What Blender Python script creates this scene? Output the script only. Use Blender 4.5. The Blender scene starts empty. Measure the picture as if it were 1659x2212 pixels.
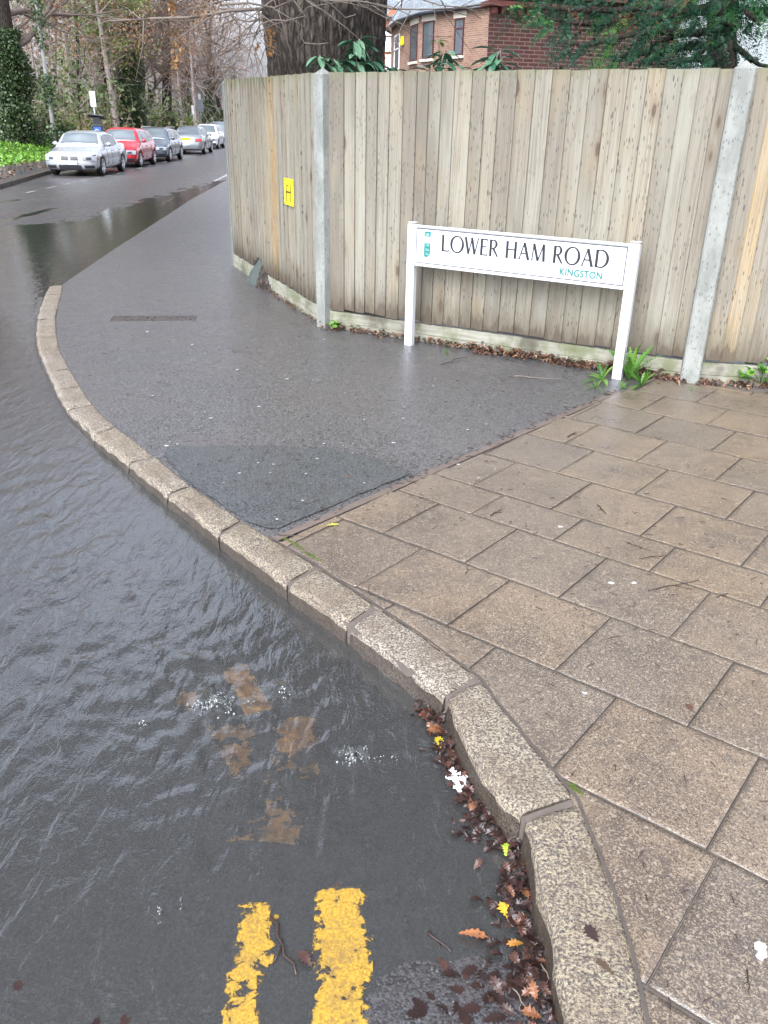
import bpy, bmesh, math, random
import numpy as np
from mathutils import Vector, Matrix, noise as mnoise
R = math.radians
SC = bpy.context.scene
COL = SC.collection
random.seed(7)
rng = np.random.default_rng(11)

# ------------------------------------------------------------------ camera model (also used to lay out measured ground points)
PW, PH, FPX, HD = 1659., 2212., 1800., 846.
ROLL = R(1.2); CZ = 1.6; TILT = math.atan(HD/FPX)
def ray(x, y):
    u = (x-PW/2)/FPX; v = -(y-PH/2)/FPX
    c, s = math.cos(ROLL), math.sin(ROLL)
    u2 = u*c-v*s; v2 = u*s+v*c
    return Vector((u2, math.cos(TILT)+v2*math.sin(TILT), -math.sin(TILT)+v2*math.cos(TILT)))
def at(x, y, z=0.):
    d = ray(x, y); t = (z-CZ)/d.z
    return Vector((d.x*t, d.y*t, z))
def atY(x, y, Y):
    d = ray(x, y); t = Y/d.y
    return Vector((d.x*t, Y, CZ+d.z*t))
def pavz(y):
    t = min(max((y-1.2)/7.4, 0.), 1.)
    return -.1*t
def atp(x, y):
    p = at(x, y, 0.)
    for _ in range(4): p = at(x, y, pavz(p.y))
    return p

# ------------------------------------------------------------------ mesh helpers
def tag(o, label=None, cat=None, group=None, kind=None):
    if label: o['label'] = label
    if cat: o['category'] = cat
    if group: o['group'] = group
    if kind: o['kind'] = kind
    return o
def link(o, parent=None, mat=None):
    COL.objects.link(o)
    if parent is not None: o.parent = parent
    if mat is not None:
        for m in (mat if isinstance(mat, (list, tuple)) else [mat]): o.data.materials.append(m)
    return o
def empty(name, loc=(0, 0, 0), rz=0., label=None, cat=None, group=None):
    o = bpy.data.objects.new(name, None); COL.objects.link(o)
    o.location = loc; o.rotation_euler = (0, 0, rz); o.empty_display_size = .2
    return tag(o, label, cat, group)
def np_mesh(name, V, F, mat=None, parent=None, rnd=None, smooth=False, uv=None):
    """V (n,3); F (m,k) int array or list of such arrays"""
    me = bpy.data.meshes.new(name)
    V = np.asarray(V, dtype=np.float32)
    if isinstance(F, list) and len(F) and isinstance(F[0], tuple):
        F = [np.array([f for f in F if len(f) == k]) for k in sorted({len(f) for f in F})]
    Fs = F if isinstance(F, list) else [F]
    Fs = [np.asarray(f, dtype=np.int32) for f in Fs if len(f)]
    me.vertices.add(len(V)); me.vertices.foreach_set('co', V.ravel())
    tot = np.concatenate([np.full(len(f), f.shape[1]) for f in Fs]).astype(np.int32)
    idx = np.concatenate([f.ravel() for f in Fs]).astype(np.int32)
    me.loops.add(len(idx)); me.loops.foreach_set('vertex_index', idx)
    me.polygons.add(len(tot))
    st = np.concatenate([[0], np.cumsum(tot)[:-1]]).astype(np.int32)
    me.polygons.foreach_set('loop_start', st)
    try: me.polygons.foreach_set('loop_total', tot)
    except Exception: pass
    if smooth: me.polygons.foreach_set('use_smooth', np.ones(len(tot), dtype=bool))
    if rnd is not None:
        a = me.attributes.new('rnd', 'FLOAT', 'POINT'); a.data.foreach_set('value', np.asarray(rnd, dtype=np.float32))
    if uv is not None:
        l = me.uv_layers.new(name='UVMap'); l.data.foreach_set('uv', np.asarray(uv, dtype=np.float32)[idx].ravel())
    me.update(calc_edges=True); me.validate()
    o = bpy.data.objects.new(name, me)
    return link(o, parent, mat)
class MB:
    """collects shapes into one mesh; faces carry a material slot; verts carry rnd"""
    def __init__(s): s.v = []; s.f = []; s.m = []; s.r = []; s.uv = []
    def add(s, vs, fs, m=0, r=.5, uv=None):
        b = len(s.v); s.v += [tuple(v) for v in vs]; s.f += [tuple(i+b for i in f) for f in fs]
        s.m += [m]*len(fs); s.r += [r]*len(vs); s.uv += (uv if uv else [(0., 0.)]*len(vs)); return s
    def box(s, c, d, rz=0., m=0, r=.5, M=None):
        vs = []
        for z in (-1, 1):
            for a, b in ((-1, -1), (1, -1), (1, 1), (-1, 1)): vs.append(Vector((a*d[0]/2, b*d[1]/2, z*d[2]/2)))
        Mx = M if M is not None else Matrix.Rotation(rz, 3, 'Z')
        vs = [Mx @ v + Vector(c) for v in vs]
        return s.add(vs, [(0, 3, 2, 1), (4, 5, 6, 7), (0, 1, 5, 4), (1, 2, 6, 5), (2, 3, 7, 6), (3, 0, 4, 7)], m, r)
    def tube(s, pts, rad, n=8, m=0, r=.5, caps=True):
        pts = [Vector(p) for p in pts]; vs = []; fs = []
        if not isinstance(rad, (list, tuple)): rad = [rad]*len(pts)
        up = Vector((.13, .21, .97))
        for i, p in enumerate(pts):
            d = (pts[min(i+1, len(pts)-1)]-pts[max(i-1, 0)]).normalized()
            a = d.cross(up)
            if a.length < .05: a = d.cross(Vector((1, 0, 0)))
            a.normalize(); b = d.cross(a)
            for k in range(n):
                t = 2*math.pi*k/n; vs.append(p+(a*math.cos(t)+b*math.sin(t))*rad[i])
        for i in range(len(pts)-1):
            for k in range(n): fs.append((i*n+k, i*n+(k+1) % n, (i+1)*n+(k+1) % n, (i+1)*n+k))
        if caps: fs.append(tuple(range(n))[::-1]); fs.append(tuple(range((len(pts)-1)*n, len(pts)*n)))
        return s.add(vs, fs, m, r)
    def prism(s, poly, z0, z1, m=0, r=.5):
        n = len(poly); vs = [(p[0], p[1], z0) for p in poly]+[(p[0], p[1], z1) for p in poly]
        return s.add(vs, [tuple(range(n))[::-1], tuple(range(n, 2*n))]+[(i, (i+1) % n, n+(i+1) % n, n+i) for i in range(n)], m, r)
    def build(s, name, mat, parent=None, smooth=False, bevel=0., auto=None):
        me = bpy.data.meshes.new(name); me.from_pydata(s.v, [], s.f); 
        for p, m in zip(me.polygons, s.m): p.material_index = m
        a = me.attributes.new('rnd', 'FLOAT', 'POINT'); a.data.foreach_set('value', s.r)
        l = me.uv_layers.new(name='UVMap')
        for lp in me.loops: l.data[lp.index].uv = s.uv[lp.vertex_index]
        if smooth:
            for p in me.polygons: p.use_smooth = True
        me.update(); o = bpy.data.objects.new(name, me); link(o, parent, mat)
        if bevel:
            b = o.modifiers.new('bevel', 'BEVEL'); b.width = bevel; b.segments = 2; b.limit_method = 'ANGLE'
        return o
# tubes for many straight segments, vectorised
def seg_arrays(segs, n=4):
    S = np.array([(*a, *b, r0, r1) for a, b, r0, r1 in segs], dtype=np.float32)
    P0, P1, r0, r1 = S[:, :3], S[:, 3:6], S[:, 6], S[:, 7]
    d = P1-P0; d /= np.linalg.norm(d, axis=1, keepdims=True)+1e-9
    up = np.tile(np.array([.13, .21, .97], dtype=np.float32), (len(S), 1)); up[np.abs((d*up).sum(1)) > .95] = (1, 0, 0)
    a = np.cross(d, up); a /= np.linalg.norm(a, axis=1, keepdims=True)+1e-9; b = np.cross(d, a)
    V = []
    for P, r in ((P0, r0), (P1, r1)):
        for k in range(n):
            t = 2*math.pi*k/n; V.append(P+(a*math.cos(t)+b*math.sin(t))*r[:, None])
    V = np.stack(V, 1).reshape(-1, 3)
    base = (np.arange(len(S))*2*n)[:, None]
    F = np.concatenate([base+np.array([[k, (k+1) % n, n+(k+1) % n, n+k]]) for k in range(n)], 0)
    return V, F
def leaf_arrays(P, size, aspect=.5, up=None, droop=0., g=rng):
    """bent diamond leaves: 4 verts each around points P"""
    n = len(P); P = np.asarray(P, dtype=np.float32)
    a = g.normal(size=(n, 3)); 
    if droop: a[:, 2] -= droop
    a /= np.linalg.norm(a, axis=1, keepdims=True)
    b = g.normal(size=(n, 3)); b -= (a*b).sum(1, keepdims=True)*a; b /= np.linalg.norm(b, axis=1, keepdims=True)
    s = np.asarray(size)*(g.uniform(.6, 1.25, n)); s = s[:, None]
    V = np.stack([P, P+a*s*.5+b*s*aspect*.5, P+a*s, P+a*s*.5-b*s*aspect*.5], 1).reshape(-1, 3)
    F = np.arange(n*4).reshape(n, 4)
    return V, F, np.repeat(g.uniform(0, 1, n), 4)
# numpy value noise / fbm in 2D
def vnoise(x, y, seed=0):
    xi = np.floor(x).astype(np.int64); yi = np.floor(y).astype(np.int64); fx = x-xi; fy = y-yi
    def h(a, b):
        n = (a*374761393+b*668265263+seed*974634777) & 0xffffffff
        n = ((n ^ (n >> 13))*1274126177) & 0xffffffff
        return ((n ^ (n >> 16)) & 0xffff)/65535.
    sx = fx*fx*fx*(fx*(fx*6-15)+10); sy = fy*fy*fy*(fy*(fy*6-15)+10)
    return (h(xi, yi)*(1-sx)+h(xi+1, yi)*sx)*(1-sy)+(h(xi, yi+1)*(1-sx)+h(xi+1, yi+1)*sx)*sy
def fbm(x, y, oct=4, seed=0):
    s = 0; a = 1.; t = 0
    for k in range(oct): s = s+a*(vnoise(x*2**k, y*2**k, seed+k*17)-.5); t += a; a *= .5
    return s/t*2

# ------------------------------------------------------------------ material helpers
class NT:
    def __init__(s, name):
        s.mat = bpy.data.materials.new(name); s.mat.use_nodes = True; s.t = s.mat.node_tree; s.t.nodes.clear()
        s.out = s.n('ShaderNodeOutputMaterial')
    def n(s, ty, ins=None, **pr):
        nd = s.t.nodes.new(ty)
        for k, v in pr.items(): setattr(nd, k, v)
        for k, v in (ins or {}).items():
            sock = nd.inputs[k]
            if isinstance(v, bpy.types.NodeSocket): s.t.links.new(v, sock)
            elif isinstance(v, (tuple, list)) and len(v) == 3 and sock.type == 'RGBA': sock.default_value = (*v, 1)
            else: sock.default_value = v
        return nd
    def coord(s, kind='Object', scale=(1, 1, 1), rot=(0, 0, 0)):
        c = s.n('ShaderNodeTexCoord').outputs[kind]
        return s.n('ShaderNodeMapping', {'Vector': c, 'Scale': scale, 'Rotation': rot}).outputs[0]
    def noise(s, vec, scale, detail=4, rough=.55, dist=0.):
        return s.n('ShaderNodeTexNoise', {'Vector': vec, 'Scale': scale, 'Detail': detail, 'Roughness': rough, 'Distortion': dist}).outputs['Fac']
    def voro(s, vec, scale, out='Color', feature='F1', rand=1.):
        return s.n('ShaderNodeTexVoronoi', {'Vector': vec, 'Scale': scale, 'Randomness': rand}, feature=feature).outputs[out]
    def ramp(s, fac, stops, interp='LINEAR'):
        r = s.n('ShaderNodeValToRGB', {'Fac': fac}); cr = r.color_ramp; cr.interpolation = interp
        while len(cr.elements) < len(stops): cr.elements.new(.5)
        for e, (p, c) in zip(cr.elements, stops):
            e.position = p; e.color = (*c, 1) if len(c) == 3 else c
        return r.outputs[0]
    def step(s, fac, a, b):
        return s.n('ShaderNodeMapRange', {'Value': fac, 'From Min': a, 'From Max': b}, interpolation_type='SMOOTHSTEP').outputs[0]
    def mix(s, f, a, b, mode='MIX'):
        m = s.n('ShaderNodeMix', data_type='RGBA', blend_type=mode)
        for k, v in ((0, f), (6, a), (7, b)):
            sock = m.inputs[k]
            if isinstance(v, bpy.types.NodeSocket): s.t.links.new(v, sock)
            elif isinstance(v, (tuple, list)): sock.default_value = (*v, 1) if len(v) == 3 else v
            else: sock.default_value = v
        return m.outputs[2]
    def math(s, op, a, b=0., c=0.):
        return s.n('ShaderNodeMath', {0: a, 1: b, 2: c}, operation=op).outputs[0]
    def bump(s, h, dist=.002, strength=1., normal=None):
        i = {'Height': h, 'Distance': dist, 'Strength': strength}
        if normal is not None: i['Normal'] = normal
        return s.n('ShaderNodeBump', i).outputs[0]
    def attr(s, name='rnd'): return s.n('ShaderNodeAttribute', attribute_name=name).outputs['Fac']
    def objrnd(s): return s.n('ShaderNodeObjectInfo').outputs['Random']
    def bsdf(s, color, rough=.5, normal=None, spec=.5, metal=0., **kw):
        i = {'Base Color': color, 'Roughness': rough, 'Specular IOR Level': spec, 'Metallic': metal}
        if normal is not None: i['Normal'] = normal
        i.update(kw)
        b = s.n('ShaderNodeBsdfPrincipled', i); s.t.links.new(b.outputs[0], s.out.inputs[0]); return b.outputs[0]
    def surf(s, sh): s.t.links.new(sh, s.out.inputs[0])
def simple(name, col, rough=.5, metal=0., spec=.5, nz=None, amt=.25, scale=6., **kw):
    t = NT(name)
    v = t.coord('Object'); f = t.noise(v, scale, 5, .6)
    c = t.mix(f, tuple(x*(1-amt) for x in col), tuple(min(1, x*(1+amt)) for x in col))
    t.bsdf(c, rough, None, spec, metal, **kw); return t.mat

def m_asphalt(name, base=(.045, .045, .048), rough=(.28, .5), grain=140., speck=.0, brown=.0, bump=.0022):
    t = NT(name); v = t.coord('Object')
    cr = t.voro(v, grain); d = t.voro(v, grain, 'Distance')
    big = t.noise(v, 1.3, 4, .6); mid = t.noise(v, 9., 5, .65); fine = t.noise(v, 420., 2, .5)
    g = t.n('ShaderNodeRGBToBW', {'Color': cr}).outputs[0]
    c = t.mix(t.step(g, .2, .8), tuple(x*.35 for x in base), tuple(x*1.9 for x in base))
    c = t.mix(t.math('MULTIPLY', t.step(mid, .35, .75), .45), c, tuple(x*1.5 for x in base))
    c = t.mix(t.math('MULTIPLY', t.step(big, .4, .7), .3), c, (base[0]*1.5, base[1]*1.35, base[2]*1.2))
    if brown: c = t.mix(t.math('MULTIPLY', t.step(t.noise(v, .9, 5, .7), .45, .7), brown), c, (.09, .062, .05))
    spn = t.n('ShaderNodeTexVoronoi', {'Vector': v, 'Scale': grain*.55}, feature='F1')
    sg = t.n('ShaderNodeSeparateColor', {'Color': spn.outputs['Color']}).outputs[0]
    c = t.mix(t.math('MULTIPLY', t.math('MULTIPLY', t.step(sg, .93, .95), t.step(spn.outputs['Distance'], .34, .22)), .6), c, (.17, .165, .155))
    h = t.math('ADD', t.math('MULTIPLY', d, -1.), t.math('MULTIPLY', fine, .35))
    r = t.n('ShaderNodeMapRange', {'Value': mid, 'From Min': .3, 'From Max': .7, 'To Min': rough[0], 'To Max': rough[1]}).outputs[0]
    t.bsdf(c, r, t.bump(h, bump, .8), .5, 0., **{'Coat Weight': .32, 'Coat Roughness': .27, 'Coat IOR': 1.4}); return t.mat
def m_flag():
    t = NT('paving_flag'); v = t.coord('Object'); o = t.objrnd()
    n1 = t.n('ShaderNodeSeparateColor', {'Color': t.voro(v, 300.)}); n2 = t.n('ShaderNodeSeparateColor', {'Color': t.voro(v, 150.)})
    big = t.noise(v, 2.3, 5, .62); mid = t.noise(v, 14., 5, .7)
    base = t.mix(t.step(o, .05, .95), (.165, .12, .08), (.118, .097, .077))
    base = t.mix(t.math('MULTIPLY', t.step(big, .40, .66), .8), base, (.07, .054, .045))
    base = t.mix(t.math('MULTIPLY', t.step(t.noise(v, 1.1, 3, .5), .5, .7), .45), base, (.19, .125, .062))
    c = t.mix(t.math('MULTIPLY', t.step(n1.outputs[0], .5, .8), .8), base, (.235, .185, .13))
    c = t.mix(t.math('MULTIPLY', t.step(n1.outputs[1], .66, .86), .85), c, (.052, .042, .035))
    c = t.mix(t.math('MULTIPLY', t.step(n2.outputs[0], .955, .97), .55), c, (.30, .26, .2))
    c = t.mix(t.math('MULTIPLY', t.step(mid, .5, .72), .6), c, (.065, .053, .044))
    d = t.voro(v, 300., 'Distance')
    h = t.math('ADD', t.math('MULTIPLY', d, -.7), t.math('MULTIPLY', mid, .8))
    r = t.n('ShaderNodeMapRange', {'Value': big, 'From Min': .3, 'From Max': .7, 'To Min': .48, 'To Max': .2}).outputs[0]
    t.bsdf(c, r, t.bump(h, .0015, .7), .5, 0., **{'Coat Weight': .25, 'Coat Roughness': .28, 'Coat IOR': 1.4}); return t.mat
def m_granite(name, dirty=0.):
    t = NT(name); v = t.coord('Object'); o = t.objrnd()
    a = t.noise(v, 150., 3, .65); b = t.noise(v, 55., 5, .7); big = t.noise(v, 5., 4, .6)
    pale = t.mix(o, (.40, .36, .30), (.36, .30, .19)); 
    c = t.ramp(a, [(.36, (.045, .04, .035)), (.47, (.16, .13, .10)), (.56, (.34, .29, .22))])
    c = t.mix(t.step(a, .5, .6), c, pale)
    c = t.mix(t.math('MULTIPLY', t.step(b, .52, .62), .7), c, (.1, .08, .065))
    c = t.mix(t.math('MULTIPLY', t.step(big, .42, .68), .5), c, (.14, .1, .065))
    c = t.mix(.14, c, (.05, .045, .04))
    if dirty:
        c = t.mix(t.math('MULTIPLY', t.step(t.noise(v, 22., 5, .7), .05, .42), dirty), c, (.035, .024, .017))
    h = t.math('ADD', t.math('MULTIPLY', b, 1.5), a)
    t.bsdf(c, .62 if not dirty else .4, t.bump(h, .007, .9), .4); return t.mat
def m_wood():
    t = NT('weathered_wood'); uv = t.n('ShaderNodeTexCoord').outputs['UV']; r = t.attr()
    off = t.n('ShaderNodeCombineXYZ', {'X': t.math('MULTIPLY', r, 37.), 'Y': t.math('MULTIPLY', r, 91.), 'Z': r}).outputs[0]
    v = t.n('ShaderNodeVectorMath', {0: uv, 1: off}, operation='ADD').outputs[0]
    def m(sc): return t.n('ShaderNodeMapping', {'Vector': v, 'Scale': sc}).outputs[0]
    grain = t.noise(m((70, 1.6, 1)), 1., 5, .65, .6)
    rings = t.n('ShaderNodeTexWave', {'Vector': m((26, 1.1, 1)), 'Scale': 1., 'Distortion': 5., 'Detail': 3., 'Detail Scale': .7}, wave_type='BANDS', bands_direction='X').outputs['Fac']
    patch = t.noise(m((5, .9, 1)), 1., 4, .6)
    c = t.ramp(r, [(0., (.175, .157, .122)), (.25, (.28, .262, .205)), (.5, (.205, .187, .145)), (.7, (.295, .268, .2)), (.87, (.33, .26, .155)), (1., (.35, .235, .105))])
    c = t.mix(t.math('MULTIPLY', t.step(grain, .40, .66), .6), c, (.125, .108, .083))
    c = t.mix(t.math('MULTIPLY', t.step(rings, .55, .95), .32), c, (.16, .12, .09))
    c = t.mix(t.math('MULTIPLY', t.step(patch, .45, .72), .5), c, (.31, .305, .245))
    c = t.mix(t.math('MULTIPLY', t.step(t.noise(m((2.2, 1.2, 1)), 1., 3, .5), .5, .75), .35), c, (.27, .2, .11))
    # dark mildew flecks, tall and thin
    fl = t.n('ShaderNodeTexVoronoi', {'Vector': m((75, 17, 1)), 'Scale': 1.}, feature='F1')
    fs = t.n('ShaderNodeSeparateColor', {'Color': fl.outputs['Color']})
    fm = t.math('MULTIPLY', t.step(fl.outputs['Distance'], .33, .2), t.step(fs.outputs[0], .52, .62))
    fl2 = t.n('ShaderNodeTexVoronoi', {'Vector': m((34, 9, 1)), 'Scale': 1.}, feature='F1')
    fs2 = t.n('ShaderNodeSeparateColor', {'Color': fl2.outputs['Color']})
    fm2 = t.math('MULTIPLY', t.step(fl2.outputs['Distance'], .25, .12), t.step(fs2.outputs[0], .8, .85))
    dens = t.step(t.noise(m((1.2, .8, 1)), 1., 2, .5), .35, .55)
    c = t.mix(t.math('MULTIPLY', t.math('MULTIPLY', t.math('MAXIMUM', fm, fm2), dens), .75), c, (.05, .045, .038))
    # knots
    kn = t.n('ShaderNodeTexVoronoi', {'Vector': m((7.5, 2.6, 1)), 'Scale': 1.}, feature='F1')
    ks = t.n('ShaderNodeSeparateColor', {'Color': kn.outputs['Color']})
    kd = t.math('ADD', kn.outputs['Distance'], t.math('MULTIPLY', grain, .05))
    km = t.math('MULTIPLY', t.step(kd, .2, .14), t.step(ks.outputs[0], .66, .7))
    kr = t.math('MULTIPLY', t.step(kd, .34, .2), t.step(ks.outputs[0], .66, .7))
    c = t.mix(t.math('MULTIPLY', kr, .4), c, (.15, .105, .07))
    c = t.mix(t.math('MULTIPLY', km, .75), c, (.075, .05, .035))
    # green algae and rot where rain splashes the foot of the boards, a little along the top
    z = t.n('ShaderNodeSeparateXYZ', {'Vector': t.n('ShaderNodeTexCoord').outputs['Object']}).outputs[2]
    zn = t.math('ADD', z, t.math('MULTIPLY', t.noise(m((22, 2, 1)), 1., 4, .6), .34))
    c = t.mix(t.math('MULTIPLY', t.step(zn, .60, .22), .8), c, (.085, .07, .045))
    rot = t.n('ShaderNodeMapRange', {'Value': t.math('ADD', z, t.math('MULTIPLY', t.noise(m((14, .4, 1)), 1., 3, .6), .5)), 'From Min': .42, 'From Max': .38}, interpolation_type='SMOOTHSTEP').outputs[0]
    c = t.mix(t.math('MULTIPLY', rot, .6), c, (.07, .05, .035))
    zt = t.math('ADD', z, t.math('MULTIPLY', t.noise(m((6, 1, 1)), 1., 4, .6), -.15))
    c = t.mix(t.math('MULTIPLY', t.step(zt, 1.78, 1.9), .5), c, (.14, .15, .07))
    h = t.math('ADD', grain, t.math('MULTIPLY', rings, .4))
    t.bsdf(c, .72, t.bump(h, .0022, .7), .3); return t.mat
def m_gravel_board():
    t = NT('mossy_gravel_board'); v = t.coord('Object', (1, 1, 1))
    a = t.noise(v, 5., 5, .65); b = t.noise(t.coord('Object', (3, 3, 40)), 1., 4, .6); g = t.noise(v, 60., 3, .6)
    c = t.mix(t.step(b, .35, .7), (.30, .29, .235), (.21, .2, .15))
    c = t.mix(t.math('MULTIPLY', t.step(a, .42, .66), .75), c, (.11, .125, .05))
    c = t.mix(t.math('MULTIPLY', t.step(t.noise(v, 2.2, 4, .6), .52, .72), .8), c, (.055, .048, .03))
    t.bsdf(c, .7, t.bump(t.math('ADD', b, g), .003, .6), .3); return t.mat
def m_concrete():
    t = NT('mottled_concrete'); v = t.coord('Object', (1, 1, .45))
    a = t.noise(v, 9., 5, .6); f = t.n('ShaderNodeTexVoronoi', {'Vector': v, 'Scale': 62.}, feature='F1')
    fs = t.n('ShaderNodeSeparateColor', {'Color': f.outputs['Color']})
    c = t.mix(t.step(a, .35, .65), (.27, .277, .25), (.19, .198, .175))
    c = t.mix(t.math('MULTIPLY', t.math('MULTIPLY', t.step(f.outputs['Distance'], .34, .2), t.step(fs.outputs[0], .6, .68)), .75), c, (.09, .095, .085))
    c = t.mix(t.math('MULTIPLY', t.step(t.noise(v, 38., 4, .7), .55, .68), .55), c, (.13, .135, .11))
    t.bsdf(c, .75, t.bump(t.noise(v, 90., 3, .6), .003, .7), .3); return t.mat
def m_brick(name, c1, c2, mortar, bw=.225, bh=.075, ms=.011, stain=.3):
    t = NT(name); uv = t.n('ShaderNodeTexCoord').outputs['UV']
    b = t.n('ShaderNodeTexBrick', {'Vector': uv, 'Color1': c1, 'Color2': c2, 'Mortar': mortar, 'Scale': 1., 'Mortar Size': ms, 'Mortar Smooth': .15, 'Bias': 0., 'Brick Width': bw, 'Row Height': bh})
    n1 = t.noise(uv, 1.3, 4, .6); n2 = t.noise(uv, 55., 3, .6)
    c = t.mix(t.math('MULTIPLY', t.step(n1, .4, .7), stain), b.outputs[0], tuple(x*.55 for x in c1))
    c = t.mix(t.math('MULTIPLY', n2, .4), c, tuple(x*.6 for x in c2))
    h = t.math('SUBTRACT', t.math('MULTIPLY', n2, .3), b.outputs['Fac'])
    t.bsdf(c, .8, t.bump(h, .008, .8), .25); return t.mat
def m_slate():
    t = NT('roof_slate'); uv = t.n('ShaderNodeTexCoord').outputs['UV']
    b = t.n('ShaderNodeTexBrick', {'Vector': uv, 'Color1': (.12, .14, .15), 'Color2': (.2, .22, .23), 'Mortar': (.03, .035, .04), 'Scale': 1., 'Mortar Size': .008, 'Brick Width': .28, 'Row Height': .2})
    t.bsdf(b.outputs[0], .3, t.bump(t.math('MULTIPLY', b.outputs['Fac'], -1.), .01), .6); return t.mat
def m_leaf(name, stops, rough=.45, spec=.4, trans=.0):
    t = NT(name); c = t.ramp(t.attr(), stops)
    b = t.bsdf(c, rough, None, spec)
    if trans:
        tr = t.n('ShaderNodeBsdfTranslucent', {'Color': c}).outputs[0]
        t.surf(t.n('ShaderNodeMixShader', {0: trans, 1: b, 2: tr}).outputs[0])
    return t.mat
def m_bark(name, dark=(.022, .017, .014), pale=(.16, .13, .105), green=0., sc=1.):
    t = NT(name); v = t.coord('Object', (sc, sc, sc*.22))
    a = t.noise(v, 24., 5, .65, .8); r = t.n('ShaderNodeTexVoronoi', {'Vector': v, 'Scale': 17.}, feature='DISTANCE_TO_EDGE').outputs['Distance']
    f = t.math('MULTIPLY', t.step(r, .0, .22), t.step(a, .25, .75))
    c = t.mix(f, dark, pale)
    c = t.mix(t.math('MULTIPLY', t.step(t.noise(t.coord('Object'), 1.6, 5, .6), .48, .68), .55+green), c, (.05, .06, .028) if green else (.06, .045, .033))
    t.bsdf(c, .85, t.bump(f, .03, .9), .25); return t.mat
def m_attr_paint(name, stops, rough, spec=.5, bump=0):
    t = NT(name); c = t.ramp(t.attr(), stops); n = None
    if bump: n = t.bump(t.noise(t.coord('Object'), 60., 3, .6), bump)
    t.bsdf(c, rough, n, spec); return t.mat
def m_carpaint(name, col, rough=.22, metal=.3):
    t = NT(name); v = t.coord('Object')
    c = t.mix(t.math('MULTIPLY', t.step(t.noise(v, 3., 5, .7), .4, .75), .3), col, tuple(x*.72 for x in col))
    t.bsdf(c, rough, None, .5, metal, **{'Coat Weight': .8, 'Coat Roughness': .06}); return t.mat
def m_glass_dark(name='window_glass', col=(.02, .025, .028)):
    t = NT(name); v = t.coord('Object')
    t.bsdf(t.mix(t.noise(v, 2., 3), col, tuple(x*1.6 for x in col)), .04, t.bump(t.noise(v, 1.5, 2), .01, .15), 1.); return t.mat
def m_water():
    t = NT('flood_water'); v = t.coord('Object')
    v2 = t.coord('Object', (1, .33, 1), (0, 0, R(-38)))
    n1 = t.noise(v2, 15., 3, .5, .7); n2 = t.noise(v, 70., 3, .6)
    near = t.step(t.n('ShaderNodeSeparateXYZ', {'Vector': v}).outputs[1], 9., 2.5)
    h = t.math('ADD', t.math('MULTIPLY', n1, t.math('ADD', t.math('MULTIPLY', near, 1.3), .6)), t.math('MULTIPLY', n2, t.math('ADD', t.math('MULTIPLY', near, .28), .05)))
    nm = t.bump(h, .0048, 1.)
    gl = t.n('ShaderNodeBsdfGlossy', {'Color': (.95, .98, 1), 'Roughness': .015, 'Normal': nm}).outputs[0]
    tr = t.n('ShaderNodeBsdfTransparent', {'Color': (.86, .82, .74)}).outputs[0]
    df = t.n('ShaderNodeBsdfDiffuse', {'Color': (.19, .19, .18)}).outputs[0]
    bd = t.n('ShaderNodeMixShader', {0: .17, 1: tr, 2: df}).outputs[0]
    fr = t.n('ShaderNodeFresnel', {'IOR': 2.3, 'Normal': nm}).outputs[0]
    t.surf(t.n('ShaderNodeMixShader', {0: fr, 1: bd, 2: gl}).outputs[0]); return t.mat
def m_yellow_paint(name='worn_yellow_paint', c0=(.22, .125, .022), c1=(.40, .25, .035)):
    t = NT(name); v = t.coord('Object')
    n = t.noise(v, 26., 6, .72, .5); n2 = t.noise(v, 150., 3, .6)
    c = t.mix(t.step(n2, .3, .7), c0, c1)
    c = t.mix(t.math('MULTIPLY', t.step(n, .45, .62), .6), c, (.14, .09, .04))
    e = t.math('MULTIPLY', t.attr(), 1.)
    m = t.math('ADD', n, t.math('MULTIPLY', n2, .12))
    k = t.step(t.math('SUBTRACT', t.math('ADD', e, .10), m), .02, .07)
    b = t.bsdf(c, .45, t.bump(n2, .001), .4)
    tr = t.n('ShaderNodeBsdfTransparent').outputs[0]
    t.surf(t.n('ShaderNodeMixShader', {0: k, 1: tr, 2: b}).outputs[0]); return t.mat
def m_white_paint_worn():
    t = NT('worn_white_paint'); v = t.coord('Object')
    n = t.noise(v, 14., 6, .7); b = t.bsdf((.42, .41, .4), .5)
    tr = t.n('ShaderNodeBsdfTransparent').outputs[0]
    t.surf(t.n('ShaderNodeMixShader', {0: t.step(n, .54, .46), 1: tr, 2: b}).outputs[0]); return t.mat
M = {}
M['tarmac'] = m_asphalt('footway_tarmac', (.062, .06, .06), (.26, .42), 120., bump=.003)
M['patch'] = m_asphalt('newer_tarmac', (.046, .049, .05), (.28, .45), 170., bump=.0025)
M['road'] = m_asphalt('road_asphalt', (.034, .033, .034), (.26, .45), 170., brown=.5, bump=.002)
M['flag'] = m_flag()
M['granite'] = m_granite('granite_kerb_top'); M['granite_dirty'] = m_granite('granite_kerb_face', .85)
M['wood'] = m_wood(); M['gravel_board'] = m_gravel_board(); M['concrete'] = m_concrete()
M['water'] = m_water(); M['yellow'] = m_yellow_paint(); M['yellow_brightened'] = m_yellow_paint('brightened_yellow_paint', (.80, .44, .10), (.95, .60, .17)); M['whiteline'] = m_white_paint_worn()  # submerged yellow is a copy coloured brighter, making up for light lost in the water
M['soil'] = simple('dark_soil', (.05, .036, .026), .8, amt=.4, scale=8.)
M['joint'] = simple('joint_dirt', (.1, .082, .068), .65, amt=.4, scale=30.)
M['edging'] = simple('concrete_edging', (.12, .092, .075), .5, amt=.35, scale=20.)
M['white_metal'] = simple('white_sign_paint', (.57, .58, .59), .35, amt=.06)
M['black'] = simple('black_lettering', (.02, .02, .022), .4)
M['teal'] = simple('teal_print', (.008, .17, .15), .4, amt=.1)
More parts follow.
